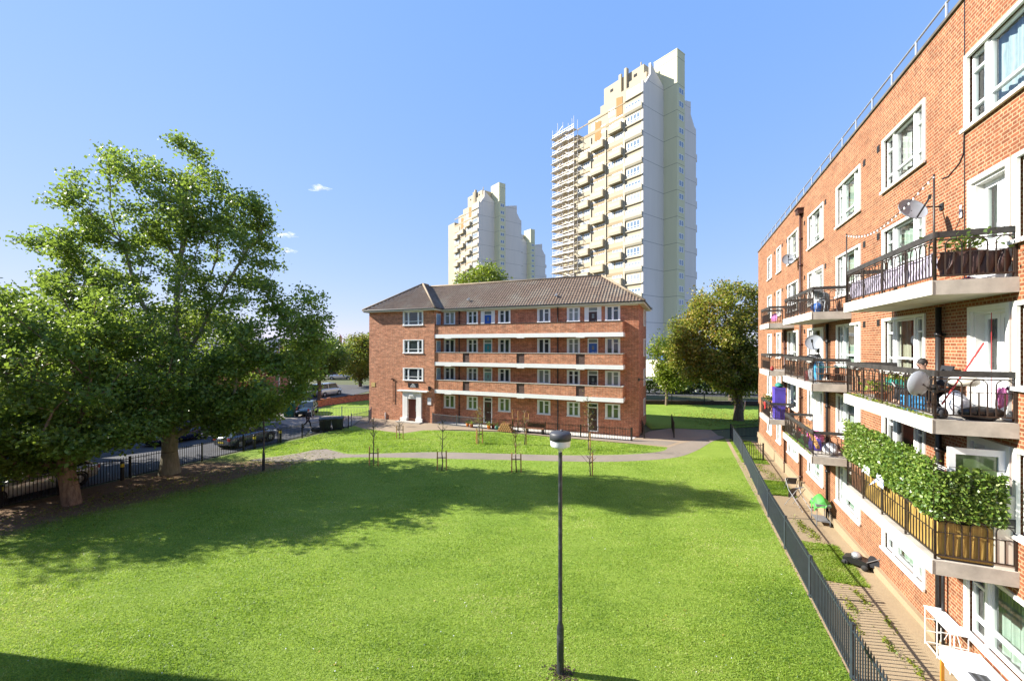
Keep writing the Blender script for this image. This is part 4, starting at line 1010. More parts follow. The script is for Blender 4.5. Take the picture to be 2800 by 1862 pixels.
# young trees tied to stakes
def sapling(x, y, h, stakes, seed, label, leafy=0, dark=False):
    z = gz(y); T = empty('young_tree', (x, y, z), 0, label, 'young tree', 'newly planted young trees on the green'); rs = random.Random(seed)
    f = MB(); p = Vector((0, 0, 0)); pts = [p]
    for i in range(6): p = p + Vector((rs.uniform(-.05, .05), rs.uniform(-.05, .05), h / 6)); pts.append(p)
    for i in range(6): f.bar(pts[i], pts[i+1], .042 - .005 * i, .037 - .005 * i, n=6, smooth=True)
    for i in range(26):
        a = rs.uniform(0, 6.28); k = rs.uniform(.38, .98); q = pts[min(5, int(k * 6))].lerp(pts[min(6, int(k*6)+1)], .5); l_ = rs.uniform(.25, .75) * (1.15 - k) * 1.6
        e = q + Vector((math.cos(a) * l_ * .7, math.sin(a) * l_ * .7, l_ * .75)); f.bar(q, e, .013, .006, n=3); m_ = q.lerp(e, .5); f.bar(m_, m_ + Vector((math.cos(a+1)*l_*.3, math.sin(a+1)*l_*.3, l_*.3)), .006, .003, n=3)
    f.build('trunk', M['bark'] if not dark else M['wood'], T)
    if leafy:
        r2 = np.random.RandomState(seed); C = r2.normal(size=(leafy, 3)) * [.22, .22, h * .17] + [0, 0, h * .70]; leaf_mesh('leaves', C, None, .07, M['leaf_chest'], T, r2)
    for k in range(stakes):
        a = k * 6.283 / max(stakes, 1) + .2; dx, dy = (.30 * math.cos(a), .30 * math.sin(a)) if stakes > 2 else ((.27 if k else -.27), 0) if stakes == 2 else (.12, .05)
        g = MB(); hh = {1: 1.25, 2: 1.12, 3: 1.15}[stakes] + rs.uniform(-.05, .05); g.bar((dx, dy, -.1), (dx * .95, dy * .95, hh), .036, n=8); g.build('stake', M['timber'], T)
    g = MB(); zb = .75
    if stakes == 2: g.bar((-.3, 0, zb), (.3, 0, zb), .022)
    elif stakes == 3: g.path([(.3, .06, zb), (-.15, .27, zb), (-.15, -.25, zb), (.3, .06, zb)], .018)
    else: g.bar((.13, .05, zb), (0, 0, zb), .02)
    g.build('tie', M['black'], T)
    return T
sapling(-8.45, 25.0, 3.0, 2, 1, 'bare young tree between two stakes, leftmost of the front row on the green', 60)
sapling(-4.1, 23.9, 3.0, 2, 2, 'thin young tree between two stakes, second from the left in the front row', 40)
sapling(.25, 23.5, 3.4, 2, 3, 'young tree between two stakes in long grass, third from the left in the front row', 20, True)
sapling(4.37, 22.8, 1.6, 1, 4, 'short bare sapling tied to a single stake, rightmost in the front row')
sapling(-2.55, 31.3, 2.9, 3, 5, 'leafy young tree inside three stakes on the far island of grass', 220)
sapling(.95, 30.9, 2.6, 1, 6, 'young tree tied to one orange stake in the middle of the far island', 30)
sapling(5.45, 29.1, 3.9, 1, 7, 'tallest pale young tree tied to one stake on the far island, by the flats railing', 160)
sapling(-9.1, 33.2, 1.6, 2, 8, 'stub of a young tree between two stakes at the left end of the far island')
# ================================================================ fences and railings
def fence_run(pts, label, h=1.15, sp=.125, post_sp=2.9, mat='black', spikes=True, posts_extra=(), pw=.035, pr=.0105, name='railing_fence', group='estate railings'):
    T = empty(name, (pts[0][0], pts[0][1], 0), 0, label, 'fence', group); ox, oy = pts[0]
    pk = MB(); rl = MB(); nposts = []
    for (a, b) in zip(pts[:-1], pts[1:]):
        a = Vector((*a, 0)); b = Vector((*b, 0)); L = (b - a).length; d = (b - a) / L
        n_ = int(L / sp)
        for i in range(n_ + 1):
            p = a + d * (i * sp); z = gz(p.y); q = Vector((p.x - ox, p.y - oy, z)); top = h + (.05 if spikes else -.05)
            pk.bar(q + Vector((0, 0, .06)), q + Vector((0, 0, top)), pr, n=4, caps=False)
            if spikes: pk.bar(q + Vector((0, 0, top)), q + Vector((0, 0, top + .05)), .009, .001, n=4, caps=False)
        m = max(1, round(L / post_sp))
        for i in range(m + 1): nposts.append(a + d * (L * i / m))
        k = max(1, int(L / 2))
        for i in range(k):
            p, q = a + d * (L * i / k), a + d * (L * (i + 1) / k)
            for zz in ((.10, h - .06) if h < 1.3 else (.10, h * .5, h - .06)):
                rl.bar((p.x - ox, p.y - oy, gz(p.y) + zz), (q.x - ox, q.y - oy, gz(q.y) + zz), .016)
    pk.build('pickets', M[mat], T); rl.build('rails', M[mat], T); done = []
    for p in nposts:
        if any((p - q).length < .4 for q in done): continue
        done.append(p); m_ = MB(); m_.box(p.x - ox - pw, p.x - ox + pw, p.y - oy - pw, p.y - oy + pw, gz(p.y) - .05, gz(p.y) + h + .06); m_.box(p.x - ox - pw - .006, p.x - ox + pw + .006, p.y - oy - pw - .006, p.y - oy + pw + .006, gz(p.y) + h + .06, gz(p.y) + h + .075)
        m_.build('post', M[mat], T)
    return T
fence_run(FL[:-2] + [(-16.39, 35.6), (-15.04, 37.6)], 'long black railing along the street under the trees on the left', h=1.12)
fence_run(RF[:-1] + [(17.95, 33.6)], 'blue-grey railing running beside the right-hand block from the foreground to the path', h=1.08, mat='fenceblue', sp=.118)
fence_run([(17.95, 33.6), (20.6, 34.1)], 'short railing crossing to the far end of the right-hand block', h=1.08)
fence_run([(14.95, 26.5), (16.05, 26.15)], 'small black gate panel standing across the garden strip', h=1.05, name='railing_gate')
fence_run([(-7.75, 39.95), (-2.74, 37.5)], 'grey railing at the wing end of the brick flats, left of the flower pots', h=.98, mat='grey_metal', spikes=False, pr=.017)
fence_run([(-2.74, 37.5), (5.66, 33.85)], 'black bow railing in front of the ground-floor windows, behind the lamp post', h=1.0, pr=.017)
fence_run([(5.66, 33.85), (9.45, 32.3)], 'black railing at the right end of the brick flats, by the last front door', h=1.0, pw=.05, pr=.017)
fence_run([(10.75, 33.3), (11.6, 36.8)], 'black railing running back along the side of the brick flats', h=1.05, pw=.045)
fence_run([(13.3, 33.6), (14.6, 37.4)], 'thin railing on the grass just right of the brick flats', h=1.25)
fence_run([(-15.0, 38.2), (-14.1, 40.3), (-14.55, 42.3)], 'light steel railing by the left corner of the stair wing', h=1.2, mat='grey_metal', spikes=False)
fence_run([(-20.8, 42.5), (-14.9, 43.4)], 'thin steel railing across the grass left of the stair wing', h=1.15, mat='steel', sp=.3, spikes=False)
fence_run([(16.5, 52.9), (28.6, 52.0), (38, 50.8)], 'black street railing on a low wall, seen between the two brick blocks', h=1.45, sp=.16, post_sp=4)
def lowwall(pts, h, label, mat='brick_red', t=.22):
    T = empty('low_wall', (*pts[0], 0), 0, label, 'wall', 'low estate walls'); f = MB(); c = MB(); ox, oy = pts[0]
    for a, b in zip(pts[:-1], pts[1:]):
        A = Vector((a[0]-ox, a[1]-oy, 0)); B = Vector((b[0]-ox, b[1]-oy, 0)); d = (B - A).normalized(); L = (B - A).length
        Mx = Matrix.Translation(A) @ Matrix.Rotation(math.atan2(d.y, d.x), 4, 'Z')
        f.box(0, L, -t/2, t/2, gz(a[1]) - .2, gz(a[1]) + h, T=Mx); c.box(0, L, -t/2 - .03, t/2 + .03, gz(a[1]) + h, gz(a[1]) + h + .06, T=Mx)
        for q in range(int(L / 3) + 1): f.box(q*3, q*3 + .35, -t/2 - .05, t/2 + .05, gz(a[1]) - .2, gz(a[1]) + h + .12, T=Mx)
    f.build('brickwork', M[mat], T); c.build('coping', M['brick_dark'], T); return T
lowwall([(-26.3, 46.6), (-24.6, 48.3), (-23.6, 52.4), (-21.5, 56), (-18, 60), (-12, 63)], .8, 'low brick wall curving along the road left of the brick flats')
lowwall([(16.5, 53.1), (28.6, 52.2), (38, 51.0)], .45, 'dark low wall under the street railing between the two blocks', 'brick_dark')
surf('lawn', [(-22.4, 44.5), (-15.6, 44.0), (-14.5, 48), (-14, 60), (-18.5, 58.8), (-21.3, 55), (-23.2, 51.5), (-23.6, 48.5)], .03, M['lawn'])
surf('lawn', [(12.6, 37.1), (14.6, 37.6), (18.1, 36.9), (22.6, 38.2), (32, 41), (32, 51.4), (28.6, 51.9), (16.5, 52.7), (14.2, 52.7)], .025, M['lawn'])
surf('lawn', [(-29.5, 37.5), (-23.8, 36.2), (-22.9, 39.8), (-28.6, 40.9)], .03, M['lawn'])
surf('pavement', [(13, 54.0), (40, 52.1), (60, 50), (60, 53), (40, 56), (13, 57)], .012, M['pavement'])
# soil ring left under the chestnut: fallen leaves
rs = np.random.RandomState(77); C = np.stack([rs.normal(size=1500) * 4.0 + 23, rs.normal(size=1500) * 2.6 + 42.5, np.full(1500, -.70)], 1); C = C[(C[:, 1] < 50) & (C[:, 0] < 30) & (C[:, 0] > 17)]
o = leaf_mesh('fallen_leaves', C, None, .16, M['leaf_chest'], None, rs, nbias=3); o['kind'] = 'stuff'
# fallen leaves under the street trees
n_ = 2600; t_ = rs.uniform(-.1, 1.25, size=n_); C = np.stack([-21.2 + 4.6 * t_ + np.abs(rs.normal(size=n_)) * 2.6, 16.5 + 9 * t_ + rs.normal(size=n_) * 1.4, np.zeros(n_)], 1)
C[:, 2] = [gz(y) + .03 for y in C[:, 1]]; o = leaf_mesh('fallen_leaves', C, None, .10, M['leaf_chest'], None, rs, nbias=3); o['kind'] = 'stuff'

# ================================================================ lamp posts
M['capgrey'] = plain('lamp_cap_grey', (.05, .052, .06), .5, .1, 5)
def lamp_post(x, y, label, h=5.0):
    z = gz(y); T = empty('lamp_post', (x, y, z), 0, label, 'street lamp', 'short park lamp posts on the green')
    f = MB(); f.lathe([(.075, -.1), (.075, .95), (.065, 1.0), (.045, 1.06), (.042, 4.62)], n=14); f.box(-.05, .05, -.082, -.072, .3, .7); f.build('post', M['lampblack'], T)
    f = MB(); f.lathe([(.02, 4.60), (.05, 4.66), (.12, 4.71), (.195, 4.74), (.205, 4.76), (.212, 4.87)], n=24); f.build('bowl', M['white_plastic'], T)
    f = MB(); f.lathe([(.212, 4.87), (.225, 4.875), (.225, 5.00), (.20, 5.035), (.0, 5.06)], n=24); f.lathe([(.03, 5.05), (.03, 5.08), (0, 5.085)], (.03, .02, 0), 8); f.build('cap', M['capgrey'], T)
    return T
m, t, b = newmat('lamp_black'); v = coords(t); s = N(t, 'ShaderNodeSeparateXYZ'); t.links.new(v, s.inputs[0])
n_ = noise(t, v, 3, 4, .7); t.links.new(mixc(t, mrange(t, n_, .5, .62), (.025, .027, .032), (.07, .075, .08)), b.inputs['Base Color']); b.inputs['Roughness'].default_value = .35; M['lampblack'] = m
lamp_post(1.01, 8.55, 'dark lamp post with a round white head standing alone in the foreground grass')
lamp_post(-14.51, 23.91, 'dark lamp post at the edge of the bare earth, right of the maple trunk')
rsx = np.random.RandomState(5); C = rsx.normal(size=(160, 3)) * [.13, .13, .0] + [1.01, 8.55, .03]; leaf_mesh('soil_clods', C, None, .06, M['soil'], None, rsx, nbias=3)['kind'] = 'stuff'
T = empty('lamp_post', (-22.82, 40.1, -.72), 0, 'tall silver lamp column on the pavement by the street, behind the railing', 'street lamp')
f = MB(); f.lathe([(.11, -.1), (.11, 1.6), (.075, 1.7), (.05, 7.5)], n=12); f.build('post', M['steel'], T); f = MB(); f.bar((0, 0, 7.4), (1.0, 0, 7.9), .035, n=8); f.box(.8, 1.5, -.1, .1, 7.86, 7.98); f.build('lantern', M['grey_metal'], T)
# bollards with yellow bands
bl = empty('bollard', (-20.95, 22.0, gz(22)), 0, None, 'bollard', 'black bollards with a yellow band by the street railing')
f = MB(); f.lathe([(.09, -.1), (.09, .72)], n=12); f.lathe([(.095, .90), (.095, .98), (.06, 1.03), (0, 1.04)], n=12); f.build('post', M['black'], bl)
f = MB(); f.lathe([(.092, .72), (.092, .90)], n=12); f.build('reflective_band', M['yellow_reflect'], bl)
bl['label'] = 'yellow-banded bollard at the railing, left of the maple trunk'
for (x, y, la) in ((-21.75, 20.2, 'yellow-banded bollard just right of the pollarded trunk'), (-22.5, 18.0, 'yellow-banded bollard left of the pollarded trunk, by the white car'), (-18.62, 29.6, 'yellow-banded bollard beside the dark hatchback bonnet'), (-18.05, 31.9, 'farthest yellow-banded bollard, beyond the dark hatchback'), ):
    copy_tree(bl, None, (x, y, gz(y)), None, la)

# ================================================================ cars
def paint(name, c, metal=.3):
    m, t, b = newmat(name); b.inputs['Base Color'].default_value = (*c, 1); b.inputs['Roughness'].default_value = .25; b.inputs['Metallic'].default_value = metal
    b.inputs['Coat Weight'].default_value = .8; b.inputs['Coat Roughness'].default_value = .04; return m
def car(loc, rz, L, Wd, Hh, color, label, kind='car', group='parked cars on the street'):
    name = 'parked_van' if kind == 'van' else 'parked_car'; T = empty(name, loc, rz, label, 'van' if kind == 'van' else 'car', group)
    hw = Wd / 2; pm_ = paint('car_paint', color); van = kind == 'van'
    belt = .95 if not van else 1.15; hood = .82 if not van else 1.05
    st = [(0, .50, .62, .70), (.06, .30, hood - .10, .90), (.22, .24, hood, .97), (.30, .22, belt - .02, 1), (.62, .22, belt, 1), (.88, .24, belt + .02, .98), (.97, .32, belt - .03, .92), (1, .48, .66, .80)]
    f = MB(); rings = []
    for (u_, zb, zt, w_) in st:
        x = L / 2 - u_ * L; W_ = hw * w_; rings.append([(x, -W_ * .93, zb), (x, -W_, zb + (zt - zb) * .35), (x, -W_ * .99, zb + (zt - zb) * .75), (x, -W_ * .90, zt), (x, 0, zt + .035), (x, W_ * .90, zt), (x, W_ * .99, zb + (zt - zb) * .75), (x, W_, zb + (zt - zb) * .35), (x, W_ * .93, zb)])
    i0 = 0
    for r_ in rings: f.v += r_
    n_ = 9
    for k in range(len(rings) - 1):
        for i in range(n_ - 1):
            f.f.append((k*n_+i, k*n_+i+1, (k+1)*n_+i+1, (k+1)*n_+i)); f.m.append(0); f.sm.append(True)
        f.f.append((k*n_+n_-1, k*n_, (k+1)*n_, (k+1)*n_+n_-1)); f.m.append(0); f.sm.append(False)
    f.f.append(tuple(range(n_))[::-1]); f.m.append(0); f.sm.append(False); f.f.append(tuple((len(rings)-1)*n_ + i for i in range(n_))); f.m.append(0); f.sm.append(False)
    f.build('body', pm_, T)
    # cabin: glass loft and painted roof
    us = (.27, .40, .80, .95) if not van else (.20, .28, .96, .99)
    xa = [L/2 - u_ * L for u_ in us]; zb, zr = belt - .03, Hh - .04
    g = MB(); b0 = [(xa[0], .86), (xa[0] - .02, .88), (xa[3] + .02, .86), (xa[3], .84)]
    lo = [(xa[0], -hw*.86, zb), (xa[3], -hw*.84, zb), (xa[3], hw*.84, zb), (xa[0], hw*.86, zb)]; hi = [(xa[1], -hw*.70, zr), (xa[2], -hw*.70, zr), (xa[2], hw*.70, zr), (xa[1], hw*.70, zr)]
    for i in range(4): j = (i + 1) % 4; g.face([lo[i], lo[j], hi[j], hi[i]])
    g.build('windows', M['glass_dark'], T)
    r_ = MB(); c_ = [(xa[1], -hw*.71, zr), (xa[2], -hw*.71, zr), (xa[2], hw*.71, zr), (xa[1], hw*.71, zr)]; cx = (xa[1] + xa[2]) / 2
    tp = [(cx + (p[0]-cx)*.9, p[1]*.85, zr + .05) for p in c_]
    for i in range(4): j = (i+1) % 4; r_.face([c_[i], c_[j], tp[j], tp[i]], 0, True)
    r_.face(tp); 
    for sgn in (-1, 1):
        for (p, q) in ((lo[0] if sgn < 0 else lo[3], hi[0] if sgn < 0 else hi[3]), (lo[1] if sgn < 0 else lo[2], hi[1] if sgn < 0 else hi[2])): r_.bar(p, q, .035)
        xm = (xa[0] + xa[3]) / 2 - .1; r_.bar((xm, sgn*hw*.855, zb), (xm, sgn*hw*.705, zr), .03)
        r_.bar((xa[1], sgn*hw*.71, zr), (xa[2], sgn*hw*.71, zr), .03)
    r_.build('roof', pm_, T)
    for (wx) in (L/2 - .19*L, L/2 - .80*L):
        for sgn in (-1, 1):
            yy = sgn * (hw - .10)
            wmb = MB(); wmb.lathe([(.20, -.11), (.31, -.11), (.33, -.07), (.33, .07), (.31, .11), (.20, .11)], (wx, yy, .33), 20, ax='y'); wo = wmb.build('wheel', M['rubber'], T)
            wmb = MB(); wmb.lathe([(0, sgn*.10), (.07, sgn*.11), (.205, sgn*.085)], (wx, yy, .33), 20, ax='y')
            for q in range(5): a = q*1.2566; wmb.bar((wx, yy + sgn*.115, .33), (wx + .19*math.cos(a), yy + sgn*.10, .33 + .19*math.sin(a)), .018)
            wmb.build('rim', M['steel'], wo)
            ar = MB(); ar.lathe([(.33, sgn*.105), (.40, sgn*.108)], (wx, yy, .35), 20, ax='y'); ar.build('wheel_arch', M['rubber'], wo)
    for sgn in (-1, 1):
        q = MB(); q.box(-L/2 + .015, -L/2 + .12, sgn*hw*.60, sgn*hw*.86, .66, .86); q.build('tail_light', M['red'], T)
        q = MB(); q.box(L/2 - .16, L/2 - .015, sgn*hw*.52, sgn*hw*.83, .55, .70); q.build('headlight', M['white_plastic'], T)
        q = MB(); q.box(xa[0] - .18, xa[0] - .02, sgn*hw*.98, sgn*hw*1.12, belt - .02, belt + .12); q.build('wing_mirror', pm_, T)
    q = MB(); q.box(-L/2 - .012, -L/2 + .02, -.26, .26, .50, .61); q.build('number_plate', M['yellow_reflect'], T)
    q = MB(); q.box(L/2 - .1, L/2 - .0, -hw*.55, hw*.55, .32, .46); q.build('bumper_grille', M['rubber'], T)
    return T
HD = math.atan2(6.0, 1.72)
car((-23.45, 19.85, gz(20)), HD + math.pi, 4.75, 1.80, 1.50, (.62, .60, .56), 'white estate car parked beyond the railing behind the pollarded trunk')
car((-20.25, 31.3, gz(31)), HD, 4.2, 1.76, 1.45, (.10, .12, .16), 'dark grey hatchback parked against the railing right of the maple, its roof reflecting blue sky')
car((-26.3, 32.2, gz(32)), HD + math.pi, 4.4, 1.78, 1.46, (.015, .025, .07), 'dark navy car on the far side of the street, right of the maple trunk')
car((-30.0, 23.5, gz(23)), HD, 4.4, 1.78, 1.46, (.05, .09, .22), 'blue car across the street behind the pollarded tree')
car((-22.6, 45.2, -.75), R(-75), 4.0, 1.72, 1.42, (.03, .05, .045), 'dark car with red tail lights parked by the green bin')
car((-28.1, 62.2, -.75), R(72), 4.9, 1.9, 1.9, (.72, .71, .68), 'white van parked on the road beyond the low brick wall', 'van')
car((-38.5, 92, -.75), R(10), 5.6, 2.0, 2.6, (.74, .66, .60), 'white and orange van far down the side road', 'van')
car((27.0, 66.0, -.75), R(-5), 4.4, 1.8, 1.45, (.30, .31, .33), 'silver car on the road behind the chestnut tree')
car((19.0, 66.5, -.75), R(-5), 4.2, 1.8, 1.45, (.04, .04, .045), 'dark car on the road seen through the street railing')
# bins
def wheelie(loc, rz, label, mat, w=.58, d=.7, h=1.05, group='wheeled rubbish bins'):
    T = empty('wheelie_bin', loc, rz, label, 'bin', group); f = MB(); k = .82
    lo = [(-w/2*k, -d/2*k), (w/2*k, -d/2*k), (w/2*k, d/2*k), (-w/2*k, d/2*k)]; hi = [(x/k, y/k) for x, y in lo]
    for i in range(4): j = (i+1) % 4; f.face([(*lo[i], .06), (*lo[j], .06), (*hi[j], h*.9), (*hi[i], h*.9)])
    f.face([(*p, .06) for p in lo][::-1]); f.box(-w/2-.02, w/2+.02, -d/2-.02, d/2+.02, h*.86, h*.9); f.build('body', M[mat], T)
    f = MB(); f.prismx([(-d/2-.03, h*.905), (d/2+.03, h*.905), (d/2, h), (-d/2+.1, h*.98)], -w/2-.02, w/2+.02); f.build('lid', M[mat], T)
    for s in (-1, 1):
        f = MB(); f.lathe([(0, -.03), (.10, -.03), (.10, .03), (0, .03)], (s*w*.45, d*.38, .10), 12, ax='x'); f.build('wheel', M['rubber'], T)
    return T
wheelie((-16.75, 36.75, gz(36.8)), R(20), 'black communal bin behind the railing, the left one of two', 'bin_black', 1.0, .8, 1.15)
wheelie((-15.75, 37.0, gz(37)), R(15), 'black communal bin behind the railing, the right one of two', 'bin_black', .95, .8, 1.15)
wheelie((-23.7, 43.6, -.75), R(10), 'tall green bin beside the dark car at the street corner', 'bin_green', 1.1, .9, 1.6)
# stained round bin bags beside
for i, (x, y) in enumerate(((-17.5, 36.2), (-17.15, 35.95))):
    f = MB(); f.blob((0, 0, .2), (.28, .25, .22), i, n=10, k=6); tag(f.build('rubbish_bag', M['darkcloth'], None, (x, y, gz(y))), 'black rubbish bag on the ground %s the left communal bin' % ('left of' if i == 0 else 'just in front of'), 'bag')

# ================================================================ people
def skin_body(name, joints, edges, parent, mat, sub=2, root=0):
    me = bpy.data.meshes.new(name); me.from_pydata([j[0] for j in joints], edges, []); o = bpy.data.objects.new(name, me); col.objects.link(o)
    o.modifiers.new('skin', 'SKIN'); sv_ = me.skin_vertices[0].data
    for i, j in enumerate(joints):
        r_ = j[1]; sv_[i].radius = (r_, r_) if not hasattr(r_, '__len__') else r_; sv_[i].use_root = (i == root)
    s_ = o.modifiers.new('sub', 'SUBSURF'); s_.levels = sub; s_.render_levels = sub
    me.materials.append(mat)
    dg = bpy.context.evaluated_depsgraph_get(); me2 = bpy.data.meshes.new_from_object(o.evaluated_get(dg)); bpy.data.objects.remove(o)
    for p in me2.polygons: p.use_smooth = True
    me2.materials.clear(); me2.materials.append(mat)
    o = bpy.data.objects.new(name, me2); col.objects.link(o); o.parent = parent; return o
def hand(J, E, iw, wrist, d, side, k=1.0):
    """palm and five fingers grown from wrist index iw along direction d"""
    d = Vector(d).normalized(); s = Vector(side).normalized(); w_ = Vector(wrist)
    pc = w_ + d * .06 * k; J.append((tuple(pc), (.034*k, .016*k))); ip = len(J) - 1; E.append((iw, ip))
    for q, (off, l) in enumerate(((-.026, .062), (-.009, .074), (.009, .07), (.025, .055))):
        b0 = pc + d * .035 * k + s * off * k; m_ = b0 + d * l * .5 * k; e_ = m_ + (d * .7 + Vector((0, 0, -.35))).normalized() * l * .5 * k
        J += [(tuple(b0), .009*k), (tuple(m_), .0085*k), (tuple(e_), .007*k)]; n0 = len(J) - 3; E += [(ip, n0), (n0, n0+1), (n0+1, n0+2)]
    b0 = w_ + d * .03 * k + s * -.035 * k; e_ = b0 + (d + s * -.8).normalized() * .05 * k; J += [(tuple(b0), .011*k), (tuple(e_), .009*k)]; n0 = len(J) - 2; E += [(iw, n0), (n0, n0+1)]
def head_parts(T, c, r=.105, face=(0, -1), hair='hair', hat=None):
    fx, fy = face; fv = Vector((fx, fy, 0)).normalized(); sv2 = Vector((-fv.y, fv.x, 0)); c = Vector(c)
    for s in (-1, 1):
        f = MB(); e = c + fv * (r*.86) + sv2 * s * .034 + Vector((0, 0, .0)); f.blob(e, (.013, .013, .009), 0, n=8, k=5, amp=0); f.build('eye', M['dark'], T)
        f = MB(); e = c + sv2 * s * r * .80 - fv * .01; f.blob(e, (.016, .016, .03), 0, n=8, k=5, amp=0); f.build('ear', M['skin'], T)
    f = MB(); e = c + fv * r * .95 + Vector((0, 0, -.028)); f.blob(e, (.014, .014, .024), 0, n=8, k=5, amp=0); f.build('nose', M['skin'], T)
    f = MB(); e = c + fv * r * .86 + Vector((0, 0, -.062)); f.blob(e, (.024, .024, .006), 0, n=8, k=5, amp=0); f.build('mouth', M['pink'], T)
    f = MB(); f.blob(c - fv * .018 + Vector((0, 0, .032)), (r*.93, r*.93, r*1.06), 3, n=14, k=9, amp=.02); f.build('woolly_hat' if hat else 'hair', M[hat or hair], T)
# striding person behind the street railing (walks towards the viewer's right)
WP = empty('person', (-18.83, 37.75, -.75), R(8), 'person in dark clothes and a red hat striding along the pavement behind the railing', 'person')
J = [((0, 0, .93), (.13, .10)), ((.01, 0, 1.10), (.12, .09)), ((.03, 0, 1.33), (.15, .10)), ((.04, 0, 1.45), (.07, .07)), ((.05, 0, 1.52), .05), ((.06, 0, 1.62), (.085, .10)), ((.06, 0, 1.68), (.07, .085)),
     ((.0, -.09, .88), .085), ((.22, -.10, .50), .062), ((.30, -.10, .10), .042), ((.42, -.10, .05), .035),
     ((.0, .09, .88), .085), ((-.14, .10, .50), .062), ((-.46, .10, .22), .042), ((-.42, .10, .10), .035),
     ((.03, -.19, 1.38), .058), ((-.08, -.23, 1.12), .045), ((.02, -.22, .88), .033),
     ((.03, .19, 1.38), .058), ((.10, .23, 1.12), .045), ((.27, .21, .96), .033)]
E_ = [(0,1),(1,2),(2,3),(3,4),(4,5),(5,6),(0,7),(7,8),(8,9),(9,10),(0,11),(11,12),(12,13),(13,14),(2,15),(15,16),(16,17),(2,18),(18,19),(19,20)]
J2 = list(J); E2 = list(E_); hand(J2, E2, 17, J[17][0], (.3, 0, -1), (1, 0, 0)); hand(J2, E2, 20, J[20][0], (.8, 0, -.5), (0, 0, 1))
skin_body('body', J2, E2, WP, M['skin'])
up = lambda r_, k: tuple(x + k for x in r_) if hasattr(r_, '__len__') else r_ + k
Jc = [(J[i][0], up(J[i][1], .018)) for i in (0, 1, 2, 3, 15, 16, 17, 18, 19, 20)]; skin_body('jacket', Jc, [(0,1),(1,2),(2,3),(2,4),(4,5),(5,6),(2,7),(7,8),(8,9)], WP, M['darkcloth'])
Jt = [(J[i][0], up(J[i][1], .016)) for i in (0, 7, 8, 9, 11, 12, 13)]; skin_body('trousers', Jt, [(0,1),(1,2),(2,3),(0,4),(4,5),(5,6)], WP, M['darkcloth'])
f = MB(); f.blob((.36, -.10, .05), (.15, .05, .05), 1, n=10, k=6, amp=.03); f.build('shoe', M['black'], WP); f = MB(); f.blob((-.43, .10, .10), (.09, .05, .09), 2, n=10, k=6, amp=.03); f.build('shoe', M['black'], WP)
head_parts(WP, (.06, 0, 1.64), .10, (1, 0), hat='red')
# distant houses
def house(x, y, rz, label, w_=6.5, d=9, eave=5.6, rise=3.6, wall='brick_pink', roofc=(.16, .17, .20)):
    T = empty('terraced_house', (x, y, -.75), rz, label, 'house', 'houses far down the side road'); f = MB()
    f.prism([(-w_/2, -.3), (w_/2, -.3), (w_/2, eave), (0, eave + rise), (-w_/2, eave)], 0, d); f.build('wall', M[wall], T)
    f = MB()
    for s in (-1, 1):
        a = [(s*(w_/2 + .35), eave - .35*rise/(w_/2)), (0, eave + rise + .12), (0, eave + rise + .0), (s*(w_/2+.35), eave - .12 - .35*rise/(w_/2))]
        f.prism(a if s > 0 else a[::-1], -.35, d + .35)
    rf = f.build('roof', plain('slate', roofc, .5, .12, 2), T)
    f = MB(); f.box(w_*.28, w_*.28 + .7, d*.45, d*.45 + 1.6, eave + rise*.3, eave + rise + 1.2)
    for q in range(3): f.lathe([(.11, 0), (.09, .45)], (w_*.28 + .35, d*.45 + .3 + q*.5, eave + rise + 1.2), 8)
    f.build('chimney', M['brick_red'], rf)
    f = MB()
    for s in (-1, 1): f.bar((s*(w_/2+.3), -.38, eave - .3), (0, -.38, eave + rise + .02), .09)
    f.build('bargeboard', M['white'], rf)
    for (px_, pz) in ((-1.5, 3.6), (1.5, 3.6), (-1.5, .9), (1.6, .9), (0, eave + .9)):
        f = MB(); f.ring(px_ - .55, px_ + .55, pz, pz + 1.4, .09, -.05, -.004); f.box(px_ - .46, px_ + .46, -.05, -.01, pz + .68, pz + .74); o = f.build('window', M['white'], T); g = MB(); g.face([(px_-.46, -.02, pz+.09), (px_+.46, -.02, pz+.09), (px_+.46, -.02, pz+1.31), (px_-.46, -.02, pz+1.31)]); g.build('pane', M['glass_dark'], o)
    f = MB(); f.box(.3, 1.15, -.04, -.004, .3, 2.3); f.build('door', M['blue_door'], T)
    return T
house(-66.5, 150, R(8), 'gabled brick house with a grey slate roof, left of two seen down the side road', eave=6.4)
house(-59.0, 152, R(8), 'gabled brick house with white bargeboards, right of two seen down the side road', eave=6.6, roofc=(.25, .28, .33))
house(-55.0, 128, R(20), 'white-fronted house lower than the gabled pair behind it', wall='cream', eave=4.6, rise=3.0, roofc=(.30, .34, .40))
for i, (x, y) in enumerate(((-47, 20), (-46, 30), (-45, 40), (-44.5, 50), (-44, 60))):
    house(x, y, R(-75), ['brick house behind the pollarded tree, nearest the left edge', 'brick house second from the left edge behind the street trees', 'brick house behind the maple crown, across the street', 'brick house right of the maple trunk, across the street', 'brick house at the right end of the row across the street'][i], w_=9.9, eave=5.6, rise=3.0, wall='brick_red')
house(-70, 108, R(0), 'long low house with a dark roof beyond the trees left of the flats', w_=18, eave=4.5, rise=3.5)
# unseen neighbour whose corner shades the near left corner of the green
nb = empty('unseen_shading_wing', (-14.2, 9.55, 0), math.atan2(.13, -.991), 'unseen red brick wing added to shade the near left corner of the grass', 'building')
f = MB(); f.box(0, 14, 0, 9, -.5, 9); f.build('wall', M['brick_pink'], nb)
f = MB(); f.box(-.2, 14.2, -.2, 9.2, 9, 9.15); f.build('roof_edge', M['slabedge'], nb)
